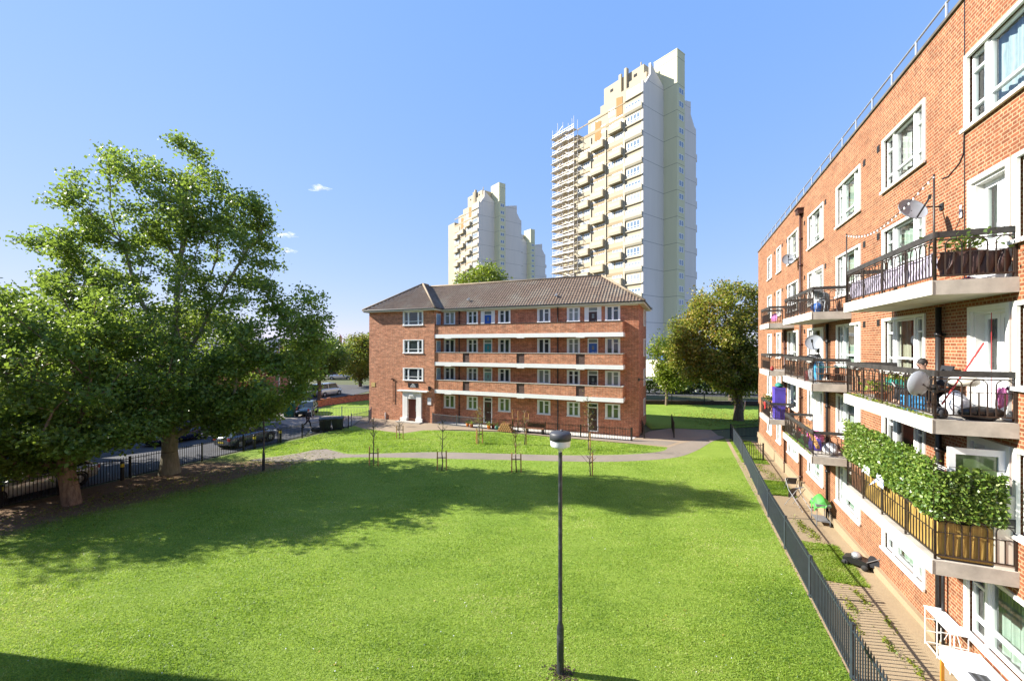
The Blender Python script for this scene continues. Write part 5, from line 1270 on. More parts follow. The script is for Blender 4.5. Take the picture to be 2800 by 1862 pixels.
# roof aerial
an = empty('roof_aerial', RW(27.8, -3.0, PT), RZ, 'thin television aerial on the roof of the right-hand block', 'aerial')
f = MB(); f.bar((0, 0, 0), (0, 0, 2.7), .03, n=6); f.build('mast', M['grey_metal'], an); f = MB(); f.bar((-1.6, 1.4, 2.55), (.4, -.35, 2.45), .02)
for q in range(9): p = Vector((-1.6, 1.4, 2.55)).lerp(Vector((.4, -.35, 2.45)), q / 8); f.bar(p + Vector((0, 0, -.14)), p + Vector((0, 0, .14)), .010)
f.build('antenna', M['grey_metal'], an)
# ================================================================ things on and around the right-hand block (wall frame)
BG = 'things kept on the balconies'
def at(name, x, y, z, label, cat, group=None, rz=0): return empty(name, RW(x, y, z), RZ + rz, label, cat, group)
def dish(x, y, z, label, d=.6, aim=0, arm=(0, -.6, 0), tilt=.35):
    """aim: heading of the bowl in the wall frame (0 = outward), arm: vector from dish back to its mount"""
    T = at('satellite_dish', x, y, z, label, 'satellite dish', 'satellite dishes on the right-hand block')
    Mx = Matrix.Rotation(aim, 4, 'Z') @ Matrix.Rotation(tilt, 4, 'X')
    f = MB(); r = d / 2; f.lathe([(0, -.06), (r*.4, -.05), (r*.75, -.025), (r, .0), (r*1.02, .01), (r*1.0, -.012), (r*.5, -.065), (0, -.075)], n=24, ax='y', T=Mx @ Matrix.Diagonal((1, 1, 1.06, 1))); f.build('reflector', M['dishgrey'], T)
    f = MB(); f.bar(Mx @ Vector((0, -.05, -r*.95)), Mx @ Vector((0, .42, -.12)), .012); f.build('feed_arm', M['black'], T)
    f = MB(); f.bar(Mx @ Vector((0, .40, -.14)), Mx @ Vector((0, .47, -.07)), .03, n=8); f.build('receiver', M['black'], T)
    f = MB(); b0 = Mx @ Vector((0, -.07, 0)); e = Vector(arm); f.path([b0, (b0.x * .3 + e.x * .7, b0.y * .4 + e.y * .6, e.z), e], .018, n=6); f.box(e.x - .07, e.x + .07, e.y - .01, e.y + .015, e.z - .08, e.z + .08); f.build('bracket', M['black'], T)
    return T
M['dishgrey'] = plain('dish_grey', (.27, .29, .32), .4, .05, 3)
dish(12.0, .70, 9.92, 'grey satellite dish on a long arm above the top balcony of the right-hand block', .55, aim=R(105), arm=(.45, -.69, .10), tilt=.5)
dish(10.0, 1.42, 6.13, 'large grey satellite dish at the corner of the nearest middle balcony, facing the camera', .44, aim=R(-62), arm=(.14, -.3, -.1), tilt=.1)
dish(25.0, .45, 11.3, 'small satellite dish on the wall under a top-floor window, by the downpipe', .55, aim=R(80), arm=(-.4, -.44, 0))
dish(17.1, 1.3, 6.95, 'pale satellite dish above the middle balcony of the second column', .5, aim=R(70), arm=(-.1, -.35, -.6))
dish(36.8, 1.0, 2.1, 'satellite dish seen edge-on at the far end of the right-hand block', .9, aim=R(-7), arm=(0, -.98, 0), tilt=.1)

def box_thing(name, x0, x1, y0, y1, z0, z1, mat, label, cat, group=BG):
    T = at(name, (x0+x1)/2, (y0+y1)/2, z0, label, cat, group); f = MB(); w2, d2, h = (x1-x0)/2, (y1-y0)/2, z1-z0
    f.box(-w2, w2, -d2, d2, 0, h*.93); f.build('body', M[mat], T); f = MB(); f.box(-w2-.01, w2+.01, -d2-.01, d2+.01, h*.932, h); f.build('lid', M[mat], T); return T
# --- top balcony: privacy cloth, poles, string lights, plant
def cloth(name, pts, z0, z1, mat, label, cat='cloth', wav=.018, seg=60):
    f = MB(); P = []
    for a, b in zip(pts[:-1], pts[1:]):
        for i in range(seg): t_ = i / seg; P.append((a[0] + (b[0]-a[0])*t_, a[1] + (b[1]-a[1])*t_))
    P.append(pts[-1]); V = []
    ox, oy = P[0]
    K = 8
    for i, p in enumerate(P):
        V.append([(p[0]-ox + wav*math.sin(i*.55 + k*.5)*math.sin(math.pi*k/K), p[1]-oy + wav*math.cos(i*.47 + k*.8)*(.3 + math.sin(math.pi*k/K)), z0 + (z1 - z0)*k/K - (.03*abs(math.sin(i*.12)) if k == K else 0) - z0) for k in range(K+1)])
    for i in range(len(P) - 1):
        for k in range(K): f.face([V[i][k], V[i+1][k], V[i+1][k+1], V[i][k+1]], 0, True)
    o = f.build(name, M[mat]); o.location = RW(ox, oy, z0); o.rotation_euler = (0, 0, RZ); tag(o, label, cat, BG)
    # merge verts for smooth shading and give thickness
    bm = bmesh.new(); bm.from_mesh(o.data); bmesh.ops.remove_doubles(bm, verts=bm.verts, dist=1e-4); bmesh.ops.solidify(bm, geom=bm.faces[:], thickness=.004); bm.to_mesh(o.data); bm.free()
    return o
cloth('privacy_cloth', [(10.205, .08), (10.205, 1.04)], 8.13, 8.60, 'brown_cloth', 'glossy dark brown cloth tied inside the near end of the top balcony railing', wav=.03)
cloth('privacy_cloth', [(10.22, 1.06), (14.5, 1.06)], 8.16, 8.62, 'lilaccloth', 'pale lilac cloth lining the front railing of the top balcony') if M.setdefault('lilaccloth', plain('lilac_cloth', (.50, .46, .58), .8)) else None
cloth('floor_mat', [(10.4, .5), (13.9, .5)], 8.062, 8.14, 'magenta', 'rolled dark red mat on the floor of the top balcony', 'mat', wav=.05)
for (x, la) in ((10.16, 'tall thin pole at the near corner of the top balcony, wound with string lights'), (14.6, 'tall thin pole at the far corner of the top balcony')):
    f = MB(); f.bar((0, 0, 0), (0, 0, 2.0), .018, n=6, smooth=True); tag(f.build('balcony_pole', M['rail'], None, RW(x, 1.13, 8.06), RZ), la, 'pole', BG)
T = at('string_lights', 14.6, 1.13, 10.03, 'string of festoon bulbs hanging between the two poles of the top balcony', 'string lights'); f = MB(); g = MB(); pr = None
for i in range(25):
    t_ = i / 24; p = Vector((-4.44 * t_, 0, -.46 * math.sin(math.pi * min(1, t_ * 1.0)) * (1 - .35 * t_)))
    if pr: f.bar(pr, p, .006)
    g = MB(); g.lathe([(.010, 0), (.019, -.03), (.015, -.05), (0, -.06)], p, 8); g.build('bulb', M['white_plastic'], T); pr = p
f.build('cable', M['black'], T)
def plant(x, y, z, label, pot='terracotta', r=.28, h=.4, n=150, leaf='leaf_green', seed=1, par=None):
    T = at('potted_plant', x, y, z, label, 'plant', 'potted plants on the balconies'); f = MB(); f.lathe([(0, 0), (.09, 0), (.13, .2), (.14, .2), (.14, .23), (.11, .22), (0, .2)], n=14); f.build('pot', M[pot], T)
    r2 = np.random.RandomState(seed); C = r2.normal(size=(n, 3)) * [r*.5, r*.5, h*.3] + [0, 0, .25 + h*.5]; leaf_mesh('leaves', C, None, .085, M[leaf], T, r2)
    f = MB()
    for q in range(6): a = q * 1.05; f.bar((0, 0, .18), (r*.5*math.cos(a), r*.5*math.sin(a), .3 + h*.5), .006)
    f.build('stems', M['leaf_green'], T); return T
plant(10.42, .55, 8.42, 'green potted plant behind the brown cloth on the top balcony', r=.4, h=.3, n=190)
f = MB(); f.blob((0, 0, .0), (.04, .02, .07), 1); f.blob((.0, 0, .10), (.03, .02, .035), 2); f.blob((.02, 0, .17), (.008, .008, .05), 3); f.blob((-.02, 0, .17), (.008, .008, .05), 4)
tag(f.build('wall_ornament', M['white_plastic'], None, RW(11.72, .03, 9.62), RZ), 'small white rabbit-shaped ornament fixed to the brick beside the top balcony door', 'ornament')
# --- middle balcony (nearest)
Z2 = 5.46
T = at('person', 11.95, .55, Z2 - .0, 'dark-haired person sitting on the nearest middle balcony, only head and shoulders above the handrail', 'person')
J = [((0, 0, .30), (.15, .12)), ((0, -.02, .46), (.13, .10)), ((0, -.02, .68), (.17, .10)), ((0, -.01, .80), (.07, .065)), ((0, 0, .86), .05), ((0, .02, .95), (.08, .095)), ((0, .02, 1.01), (.068, .08)),
     ((.10, .05, .30), .085), ((.12, .36, .44), .062), ((.12, .42, .12), .045), ((.12, .50, .06), .035), ((-.10, .05, .30), .085), ((-.12, .36, .44), .062), ((-.12, .42, .12), .045), ((-.12, .50, .06), .035),
     ((.20, -.01, .72), .056), ((.26, .08, .50), .044), ((.18, .28, .52), .032), ((-.20, -.01, .72), .056), ((-.26, .08, .50), .044), ((-.18, .28, .52), .032)]
E2 = list(E_); J2 = list(J); hand(J2, E2, 17, J[17][0], (-.2, 1, -.1), (1, 0, 0)); hand(J2, E2, 20, J[20][0], (.2, 1, -.1), (-1, 0, 0)); skin_body('body', J2, E2, T, M['skin'])
Jc = [(J[i][0], up(J[i][1], .016)) for i in (0, 1, 2, 3, 15, 16, 18, 19)]; skin_body('shirt', Jc, [(0,1),(1,2),(2,3),(2,4),(4,5),(2,6),(6,7)], T, M['greycloth'])
Jt = [(J[i][0], up(J[i][1], .014)) for i in (0, 7, 8, 9, 11, 12, 13)]; skin_body('trousers', Jt, [(0,1),(1,2),(2,3),(0,4),(4,5),(5,6)], T, M['darkcloth'])
head_parts(T, (0, .02, .97), .098, (-.3, 1))
def chair(x, y, z, label, mat, rz=0, fold=False):
    T = at('garden_chair', x, y, z, label, 'chair', None, rz); f = MB(); f.box(-.23, .23, -.22, .22, .42, .45); f.build('seat', M[mat], T)
    f = MB(); Mx = Matrix.Translation((0, -.22, .45)) @ Matrix.Rotation(R(12), 4, 'X'); f.box(-.22, .22, -.015, .015, .05, .50, T=Mx); f.build('backrest', M[mat], T)
    for sx in (-1, 1):
        for sy in (-1, 1): f = MB(); f.bar((sx*.22, sy*.24, 0), (sx*.21, sy*.18, .42), .014, n=6); f.build('leg', M['grey_metal'], T)
    return T
chair(11.95, .45, Z2 - .0, 'plain dark low chair under the person sitting on the nearest middle balcony', 'darkcloth')
for i, (xa, xb, la) in enumerate(((11.75, 12.35, 'teal window box hung inside the railing of the nearest middle balcony, farther one'), (11.05, 11.65, 'teal window box hung inside the railing of the nearest middle balcony, nearer one'))):
    T = at('window_box', (xa+xb)/2, 1.02, 5.93, la, 'planter', 'teal window boxes'); f = MB(); f.box(-.29, .29, -.075, .055, 0, .15); f.build('trough', M['teal'], T)
    r2 = np.random.RandomState(i); C = r2.normal(size=(120, 3)) * [.15, .05, .05] + [0, 0, .19]; leaf_mesh('leaves', C, None, .06, M['leaf_yellow'], T, r2)
def crate(x, y, z, label, mat, w=.36, d=.28, h=.3):
    T = at('plastic_crate', x, y, z, label, 'crate', BG); f = MB(); f.box(-w/2, w/2, -d/2, d/2, 0, .02); n_ = 5
    for q in range(n_ + 1): xx = -w/2 + w*q/n_; f.box(xx-.012, xx+.012, -d/2, -d/2+.012, 0, h); f.box(xx-.012, xx+.012, d/2-.012, d/2, 0, h); yy = -d/2 + d*q/n_; f.box(-w/2, -w/2+.012, yy-.012, yy+.012, 0, h); f.box(w/2-.012, w/2, yy-.012, yy+.012, 0, h)
    for zz in (.06, h*.5, h-.03): f.ring(-w/2-.002, w/2+.002, 0, 0, 0, 0, 0) if False else None; f.box(-w/2-.004, w/2+.004, -d/2-.004, -d/2+.014, zz, zz+.03); f.box(-w/2-.004, w/2+.004, d/2-.014, d/2+.004, zz, zz+.03); f.box(-w/2-.004, -w/2+.014, -d/2, d/2, zz, zz+.03); f.box(w/2-.014, w/2+.004, -d/2, d/2, zz, zz+.03)
    f.build('basket', M[mat], T); return T
crate(11.45, .92, Z2, 'bright blue plastic crate on the floor of the nearest middle balcony', 'skyblue_plastic')
def sack(x, y, z, r, label, mat, seed, name='bag', cat='bag'):
    f = MB(); f.blob((0, 0, r[2]*.9), r, seed, n=16, k=10, amp=.16); o = f.build(name, M[mat], None, RW(x, y, z), RZ); return tag(o, label, cat, BG)
sack(10.75, .55, Z2, (.20, .22, .26), 'big white sack standing on the nearest middle balcony', 'whitecloth', 3)
T = at('pedestal_table', 10.72, .45, Z2, 'beige round-topped stool behind the white sack on the middle balcony', 'stool', BG); f = MB(); f.lathe([(0, .62), (.16, .60), (.22, .66), (.21, .74), (.10, .80), (0, .81)], n=18); f.build('seat', M['cream'], T); f = MB(); f.bar((0, 0, 0), (0, 0, .62), .03, n=8); f.build('leg', M['wood'], T)
sack(10.32, .98, Z2, (.20, .10, .11), 'crumpled black bag at the near corner of the middle balcony', 'darkcloth', 5); sack(10.30, .42, Z2, (.14, .27, .14), 'long black bag lying against the near end railing of the middle balcony', 'black', 6)
f = MB(); f.bar((0, 0, 0), (.35, -.75, 1.15), .014, n=8); tag(f.build('broom_pole', M['red'], None, RW(9.98 + .22, 1.0, Z2 + .28), RZ), 'red pole leaning diagonally at the near end of the middle balcony', 'pole', BG)
f = MB(); f.bar((0, 0, 0), (0, 0, 2.0), .006, n=8); tag(f.build('upright_pole', M['red'], None, RW(10.6, .12, Z2), RZ), 'thin upright red pole beside the middle balcony door', 'pole', BG)
cloth('pink_towel', [(10.2, .12), (10.2, .24)], 5.75, 6.1, 'pink', 'pink towel hanging at the wall end of the middle balcony railing', 'towel')
sack(13.3, .6, Z2, (.25, .25, .30), 'brown cardboard-coloured bundle at the far end of the nearest middle balcony', 'wood', 8, 'bundle', 'bundle')
f = MB(); f.box(-.22, .22, -.16, .16, 0, .5); f.box(-.24, .24, -.18, .18, .5, .53); tag(f.build('side_table', M['wood'], None, RW(12.6, .7, Z2), RZ), 'small brown side table on the nearest middle balcony', 'table', BG)
plant(12.9, .95, Z2, 'straggly plant on the edge of the nearest middle balcony', r=.35, h=.25, n=70, leaf='leaf_yellow', seed=9)
# weeds along slab edges
for (x0, x1, z, la) in ((10.2, 14.5, Z2, 'moss and weeds along the front edge of the nearest middle balcony'), (18.2, 22.2, FLZ[1], 'weeds along the front edge of the second column first-floor balcony')):
    r2 = np.random.RandomState(int(x0)); C = np.stack([r2.uniform(0, x1 - x0, 260), r2.normal(size=260) * .02, np.abs(r2.normal(size=260)) * .03], 1); o = leaf_mesh('edge_weeds', C, None, .05, M['leaf_yellow'], None, r2); o.location = RW(x0, 1.13, z + .01); o.rotation_euler = (0, 0, RZ); o['kind'] = 'stuff'
# --- first-floor balcony: ivy screen, bamboo, washing, open door
Z1 = 2.83
m, t, b = newmat('bamboo'); v = coords(t); s = N(t, 'ShaderNodeSeparateXYZ'); t.links.new(v, s.inputs[0]); c = N(t, 'ShaderNodeCombineXYZ'); t.links.new(mth(t, 'MULTIPLY', mth(t, 'ADD', s.outputs[0], s.outputs[1]), 55), c.inputs[0]); t.links.new(mth(t, 'MULTIPLY', s.outputs[2], 2), c.inputs[1])
n_ = noise(t, c.outputs[0], 1, 3, .7); t.links.new(mixc(t, mrange(t, n_, .35, .65), (.46, .31, .075), (.22, .125, .03)), b.inputs['Base Color']); b.inputs['Roughness'].default_value = .7; bump(t, b, n_, .6, .01); M['bamboo'] = m
cloth('bamboo_screen', [(10.20, .06), (10.20, 1.05), (13.55, 1.05)], 2.86, 3.55, 'bamboo', 'golden bamboo screen inside the railing below the ivy on the first-floor balcony', 'screen', wav=.006)
cloth('bamboo_screen', [(13.6, 1.05), (14.5, 1.05)], 2.86, 3.5, 'wood', 'darker brown slatted screen at the far end of the ivy balcony', 'screen', wav=.006)
T = at('ivy_screen', 10.15, 1.14, 3.55, 'leafy green artificial ivy screen tied above the railing of the first-floor balcony', 'ivy screen'); r2 = np.random.RandomState(31)
n_ = 15000; C = np.stack([r2.uniform(0, 4.5, n_), r2.normal(size=n_) * .04, r2.uniform(.08, 1.12, n_)], 1); C[:, 2] -= .03 * np.sin(C[:, 0] * 5); n2 = 4600
yq = r2.uniform(-1.0, 0, n2); zq = r2.uniform(.04, 1.05, n2); keep = ~((yq < -.48) & (yq > -.56) & (zq > .55)) & (zq < 1.02 + .1 * np.sin(yq * 9)) & (zq > .05 - .25 * np.clip(-yq - .4, 0, 1) * r2.uniform(0, 1.4, n2))
C2 = np.stack([r2.normal(size=n2) * .04, yq, zq], 1)[keep]; C = np.concatenate([C, C2])
Nn = np.zeros_like(C); Nn[:15000, 1] = 1.0; Nn[15000:, 0] = -1.0
M['leaf_ivy'] = leafmat('artificial_ivy', [(0, (.03, .07, .015)), (.35, (.09, .17, .025)), (.75, (.20, .28, .045)), (1, (.40, .42, .16))], .25, .35)
C[:15000, 2] += (C[:15000, 2] > .95) * r2.uniform(-.02, .09, 15000); leaf_mesh('leaves', C, Nn, .062, M['leaf_ivy'], T, r2, nbias=.2); f = MB()
for q in range(24): f.bar((q * .19, 0, .05), (q * .19, 0, 1.08), .004)
for q in range(7): f.bar((0, 0, .08 + q * .16), (4.45, 0, .08 + q * .16), .004); f.bar((0, 0, .08 + q * .16), (0, -1.0, .08 + q * .16), .004)
f.build('trellis', M['rail'], T)
T = at('clothes_airer', 11.7, .48, Z1, 'white clothes airer with pink and pale washing behind the ivy screen', 'clothes airer'); f = MB()
for x in (-.75, .75): f.path([(x, -.25, 0), (x, .25, 1.35), (x, -.25, 1.35), (x, .25, 0)], .012)
for q in range(7): f.bar((-.75, -.25 + q*.083, 1.36), (.75, -.25 + q*.083, 1.36), .006)
f.build('frame', M['white_plastic'], T)
for i, (x0, x1, y, mt, dz) in enumerate(((.05, .55, .25, 'whitecloth', .35), (-.35, .0, .17, 'pink', .42), (-.7, -.36, .0, 'magenta', .55), (-.72, -.3, .25, 'whitecloth', .40), (.1, .5, .05, 'lilac', .3))):
    f = MB(); k = 10
    for s_ in (0, 1):
        for q in range(k):
            a0, a1 = x0 + (x1-x0)*q/k, x0 + (x1-x0)*(q+1)/k; y0_ = y + (.02 if s_ else -.02); w0, w1 = .012*math.sin(q*1.7), .012*math.sin((q+1)*1.7)
            f.face([(a0, y0_ + w0*3, 1.37 - dz), (a1, y0_ + w1*3, 1.37 - dz), (a1, y, 1.375), (a0, y, 1.375)], 0, True)
    o = f.build('washing', M[mt]); o.location = RW(11.7, .48, Z1); o.rotation_euler = (0, 0, RZ); tag(o, ['pale towel at the far end of the clothes airer', 'pink cloth in the middle of the clothes airer', 'magenta cloth hanging lowest from the clothes airer', 'white cloth at the near end of the clothes airer', 'lilac cloth on the inner rail of the clothes airer'][i], 'washing', 'washing on the airer')
for (x, mt, la) in ((13.0, 'whitecloth', 'plain white towel hung over the handrail of the ivy balcony, farther one'), (12.25, 'stripe', 'blue-striped white towel hung over the handrail of the ivy balcony, nearer one')):
    if mt == 'stripe':
        m, t, b = newmat('striped_towel'); wv = N(t, 'ShaderNodeTexWave'); wv.inputs['Scale'].default_value = 9; t.links.new(coords(t), wv.inputs['Vector']); t.links.new(mixc(t, mth(t, 'GREATER_THAN', wv.outputs['Fac'], .7), (.74, .75, .78), (.12, .16, .42)), b.inputs['Base Color']); b.inputs['Roughness'].default_value = .9; M['stripe'] = m
    cloth('towel', [(x - .17, 1.19), (x + .17, 1.19)], 3.50 if mt == 'stripe' else 3.58, 3.80, mt, la, 'towel', wav=.014)
T = at('open_glass_door', 10.42, .0, Z1 + .03, 'white-framed glass door standing open above the ivy screen', 'door'); f = MB(); Mx = Matrix.Rotation(R(0), 4, 'Z')
f.box(-.03, .03, .03, .13, 0, 2.05); f.box(-.03, .03, .72, .82, 0, 2.05); f.box(-.03, .03, .13, .72, 0, .14); f.box(-.03, .03, .13, .72, 1.93, 2.05); f.box(-.03, .03, .13, .72, .78, .88); f.build('door_frame', M['upvc'], T); f = MB(); f.face([(0, .1, .1), (0, .1, 2.0), (0, .75, 2.0), (0, .75, .1)]); f.build('pane', M['glass_mid_green'], T); f = MB(); f.box(-.06, -.03, .74, .78, 1.0, 1.15); f.build('door_handle', M['steel'], T)
f = MB(); f.box(-.012, .012, -.13, .10, 0, 1.25); tag(f.build('yellow_board', M['yellow'], None, RW(10.30, .38, Z1), RZ), 'upright yellow board behind the ivy at the near end of the balcony', 'board', BG)
box_thing('storage_box', 9.95 + .22, 10.38, .03, .30, Z1, 4.15, 'cream', 'pale storage cupboard by the wall at the near end of the ivy balcony', 'cupboard')
# --- second column
sack(19.1, .75, Z2, (.45, .25, .42), 'pile of black bags and a rolled rug on the middle balcony of the second column', 'darkcloth', 11, 'bag_pile', 'bags'); sack(18.5, .8, Z2 + .1, (.22, .18, .40), 'pale blue laundry bag on the middle balcony of the second column', 'skyblue_plastic', 12); sack(19.6, .9, Z2, (.16, .14, .2), 'red bag beside the black bags on the second column middle balcony', 'red', 13); sack(18.75, .95, Z2 + .05, (.24, .12, .25), 'white and blue bag pressed against the railing of the second column middle balcony', 'whitecloth', 14)
sack(19.2, .8, Z2 + .78, (.30, .2, .14), 'black rounded suitcase on top of the bag pile, second column middle balcony', 'black', 15, 'suitcase', 'suitcase')
T = at('shelf_rack', 18.05, .55, Z2, 'open metal shelf rack at the near end of the second column middle balcony', 'shelf', BG); f = MB()
for x in (-.10, .10):
    for y_ in (-.4, .4): f.bar((x, y_, 0), (x, y_, .95), .012)
f.build('uprights', M['steel'], T)
for zz in (.1, .35, .6, .85): g = MB(); g.box(-.12, .12, -.42, .42, zz, zz + .02); g.build('shelf', M['wood'] if zz != .6 else M['teal'], T)
sack(19.1, .7, FLZ[3], (.3, .22, .24), 'bright blue bag on the top balcony of the second column', 'blue', 16); chair(18.4, .6, FLZ[3], 'grey folding chair on the top balcony of the second column', 'grey_metal', R(200)); sack(19.0, .5, FLZ[3], (.22, .2, .42), 'grey covered appliance behind the blue bag on the second column top balcony', 'greycloth', 17, 'covered_heater', 'heater')
# child's things on the first-floor balcony of column two
def trike(x, y, z, label, c1, c2):
    T = at('tricycle', x, y, z, label, 'tricycle', BG, R(30)); f = MB(); f.path([(-.25, 0, .3), (.1, 0, .28), (.25, 0, .5)], .02, n=6); f.bar((-.25, -.15, .14), (-.25, .15, .14), .015); f.bar((-.25, 0, .14), (-.25, 0, .36), .02); f.bar((.25, 0, .5), (.3, 0, .14), .016); f.build('frame', M[c1], T)
    for (a, b_, r) in ((-.25, -.15, .12), (-.25, .15, .12), (.3, 0, .15)): f = MB(); f.lathe([(0, -.02), (r, -.02), (r, .02), (0, .02)], (a, b_, r), 14, ax='y'); f.build('wheel', M['rubber'], T)
    f = MB(); f.box(-.32, -.14, -.09, .09, .36, .40); f.build('seat', M[c2], T); f = MB(); f.bar((.25, -.16, .52), (.25, .16, .52), .014); f.build('handlebar', M['steel'], T)
trike(19.6, .7, Z1, 'pink child tricycle on the first-floor balcony of the second column', 'magenta', 'pink'); trike(20.8, .75, Z1, 'red child tricycle farther along the second column first-floor balcony', 'red', 'blue')
sack(19.0, .8, Z1, (.28, .2, .24), 'purple bag of toys on the second column first-floor balcony', 'purple', 20); sack(20.2, .4, Z1, (.25, .2, .3), 'pink bundle by the wall on the second column first-floor balcony', 'pink', 21, 'bundle', 'bundle')
sack(18.45, .45, Z1, (.22, .2, .22), 'pale patterned bundle at the near end of the second column first-floor balcony', 'whitecloth', 22, 'bundle', 'bundle')
f = MB(); f.bar((0, 0, 0), (1.0, .1, .62), .05, n=4); tag(f.build('timber_plank', M['timber'], None, RW(17.98, .95, Z1 + .3), RZ), 'pale timber plank leaning across the near corner of the second column first-floor balcony', 'plank', BG)
f = MB(); f.box(-1.2, 1.2, -.3, .3, 0, .02); tag(f.build('green_mat', M['lime'], None, RW(20.5, .8, Z1 + .003), RZ), 'green mat on the floor of the second column first-floor balcony', 'mat', BG)
f = MB(); f.box(-.6, .6, -.02, .02, 0, .22); tag(f.build('white_board', M['white'], None, RW(18.6, .06, Z1 + .9), RZ), 'white board under the window, second column first-floor balcony', 'board', BG)
# --- third column
box_thing('tall_cupboard', 26.1, 26.75, .35, .85, Z1, Z1 + 1.72, 'purple', 'tall blue-violet cupboard on the first-floor balcony of the third column', 'cupboard'); sack(26.4, .6, Z1 + 1.73, (.28, .2, .12), 'green bundle on top of the blue-violet cupboard', 'teal', 30, 'bundle', 'bundle')
plant(27.3, .95, Z1 + .62, 'green potted plant at the railing of the third column first-floor balcony', n=120, seed=12); cloth('red_cloth', [(26.7, 1.19), (26.95, 1.19)], Z1 + .45, Z1 + .86, 'red', 'red cloth over the handrail of the third column first-floor balcony')
def bicycle(x, y, z, label, c, rz=0):
    T = at('bicycle', x, y, z, label, 'bicycle', 'bicycles on the balconies', rz); f = MB(); f.path([(-.48, 0, .33), (-.12, 0, .30), (.35, 0, .80), (-.18, 0, .78), (-.12, 0, .30)], .015, n=6); f.path([(-.48, 0, .33), (-.18, 0, .78), (-.22, 0, .92)], .012, n=6); f.path([(.38, 0, .92), (.35, 0, .80), (.52, 0, .33)], .014, n=6); f.build('frame', M[c], T)
    for xx in (-.48, .52):
        f = MB()
        f.lathe([(.31, -.018), (.34, 0), (.31, .018), (.295, 0), (.31, -.018)], (xx, 0, .33), 22, ax='y')
        for q in range(8): a = q * .785; f.bar((xx, 0, .33), (xx + .3*math.cos(a), 0, .33 + .3*math.sin(a)), .003)
        f.build('wheel', M['rubber'], T)
    f = MB(); f.box(-.34, -.12, -.05, .05, .92, .96); f.build('saddle', M['black'], T); f = MB(); f.bar((.38, -.26, .95), (.38, .26, .95), .012); f.build('handlebar', M['black'], T); return T
bicycle(27.6, .55, Z1, 'blue bicycle with black wheels on the third column first-floor balcony', 'blue'); bicycle(27.4, .85, Z1 + .02, 'black bicycle against the railing of the third column first-floor balcony', 'black', R(4))
sack(26.2, .95, Z2, (.12, .1, .13), 'small red pot at the near corner of the third column middle balcony', 'red', 40, 'flower_pot', 'pot'); cloth('patterned_sheet', [(26.4, .7), (27.8, .7)], FLZ[3] + .15, FLZ[3] + .6, 'pink', 'pale pink sheet drying on the top balcony of the third column', 'sheet')
# ================================================================ garden strip
def strip_z(x): return gz(RW(x, .4).y) + .02
sz = strip_z(16.1); T = at('lawn_mower', 16.1, .42, sz, 'black and grey lawn mower on the grass beside the wall', 'lawn mower', rz=R(60)); f = MB()
f.prism([(-.30, .10), (.30, .10), (.32, .22), (.1, .30), (-.3, .26)], -.20, .20); f.build('deck', M['black'], T); f = MB(); f.lathe([(0, .26), (.13, .26), (.14, .36), (.08, .42), (0, .43)], n=16); f.build('motor', M['steel'], T)
for sx in (-.24, .24):
    for sy in (-.22, .22): f = MB(); f.lathe([(0, -.02), (.09, -.02), (.09, .02), (0, .02)], (sx, sy, .09), 12, ax='y'); f.build('wheel', M['rubber'], T)
f = MB(); f.path([(-.2, -.17, .2), (-.62, -.17, .52), (-.62, .17, .52), (-.2, .17, .2)], .014, n=6); f.build('handle', M['rail'], T); f = MB(); f.box(-.62, -.3, -.15, .15, .16, .40); f.build('grass_box', M['darkcloth'], T)
sz = strip_z(19.8); T = at('barbecue', 19.75, .42, sz, 'barbecue on thin legs half covered by a bright green sheet', 'barbecue'); f = MB(); f.box(-.38, .38, -.24, .24, .74, .84); f.build('grill_tray', M['grey_metal'], T)
for sx in (-.33, .33):
    for sy in (-.2, .2): f = MB(); f.bar((sx*1.08, sy*1.1, 0), (sx, sy, .74), .014, n=6); f.build('leg', M['grey_metal'], T)
f = MB(); f.box(-.35, .35, -.21, .21, .16, .18); f.build('shelf', M['grey_metal'], T)
f = MB(); n1, n2_ = 18, 12; V = []
for i in range(n1 + 1):
    for j in range(n2_ + 1):
        u_, v_ = i / n1 * 2 - 1, j / n2_ * 2 - 1; e = max(abs(u_), abs(v_)); z = .86 + .26 * max(0, 1 - (u_**2 + v_**2)) + .02 * math.sin(5*u_ + 3*v_) - (.22 * max(0, (e - .75) / .25) if v_ > -.2 else .05) * (1 + .5 * math.sin(7*u_))
        V.append((u_ * .42, v_ * .28 + .0, z))
for i in range(n1):
    for j in range(n2_): a = i*(n2_+1)+j; f.v += []; f.face([V[a], V[a+n2_+1], V[a+n2_+2], V[a+1]], 0, True)
o = f.build('green_sheet', M['lime'], T)
for wx in (-.36, .36): f = MB(); f.lathe([(0, -.015), (.06, -.015), (.06, .015), (0, .015)], (wx, -.22, .06), 12, ax='y'); f.build('wheel', M['rubber'], T)
# moon chair
def moon(x, y, label, mat, k=1.0, rz=0):
    T = at('folding_chair', x, y, strip_z(x), label, 'chair', None, rz); f = MB(); n_ = 10
    for i in range(n_):
        a0, a1 = -.3 + 2.0 * i / n_, -.3 + 2.0 * (i + 1) / n_; P = lambda a: (.35 * k * math.cos(a) * 1.0 - .1, .52 * k + .30 * k * math.sin(a) * 1.3)
        p, q = P(a0), P(a1); f.face([(p[0], -.24, p[1]), (p[0], .24, p[1]), (q[0], .24, q[1]), (q[0], -.24, q[1])], 0, True)
    o = f.build('seat', M[mat], T)
    for s in (-1, 1): f = MB(); f.path([(-.42 * k, s*.25, 0), (.22 * k, s*.25, .75 * k)], .014, n=6); f.path([(.42 * k, s*.25, 0), (-.15 * k, s*.25, .86 * k)], .014, n=6); f.build('leg', M['steel'], T)
moon(21.3, .85, 'grey folding chair tipped beside the green-covered barbecue', 'greycloth', 1.0, R(40)); moon(23.9, .5, 'small grey folding chair farther up the garden strip', 'greycloth', .75, R(10))
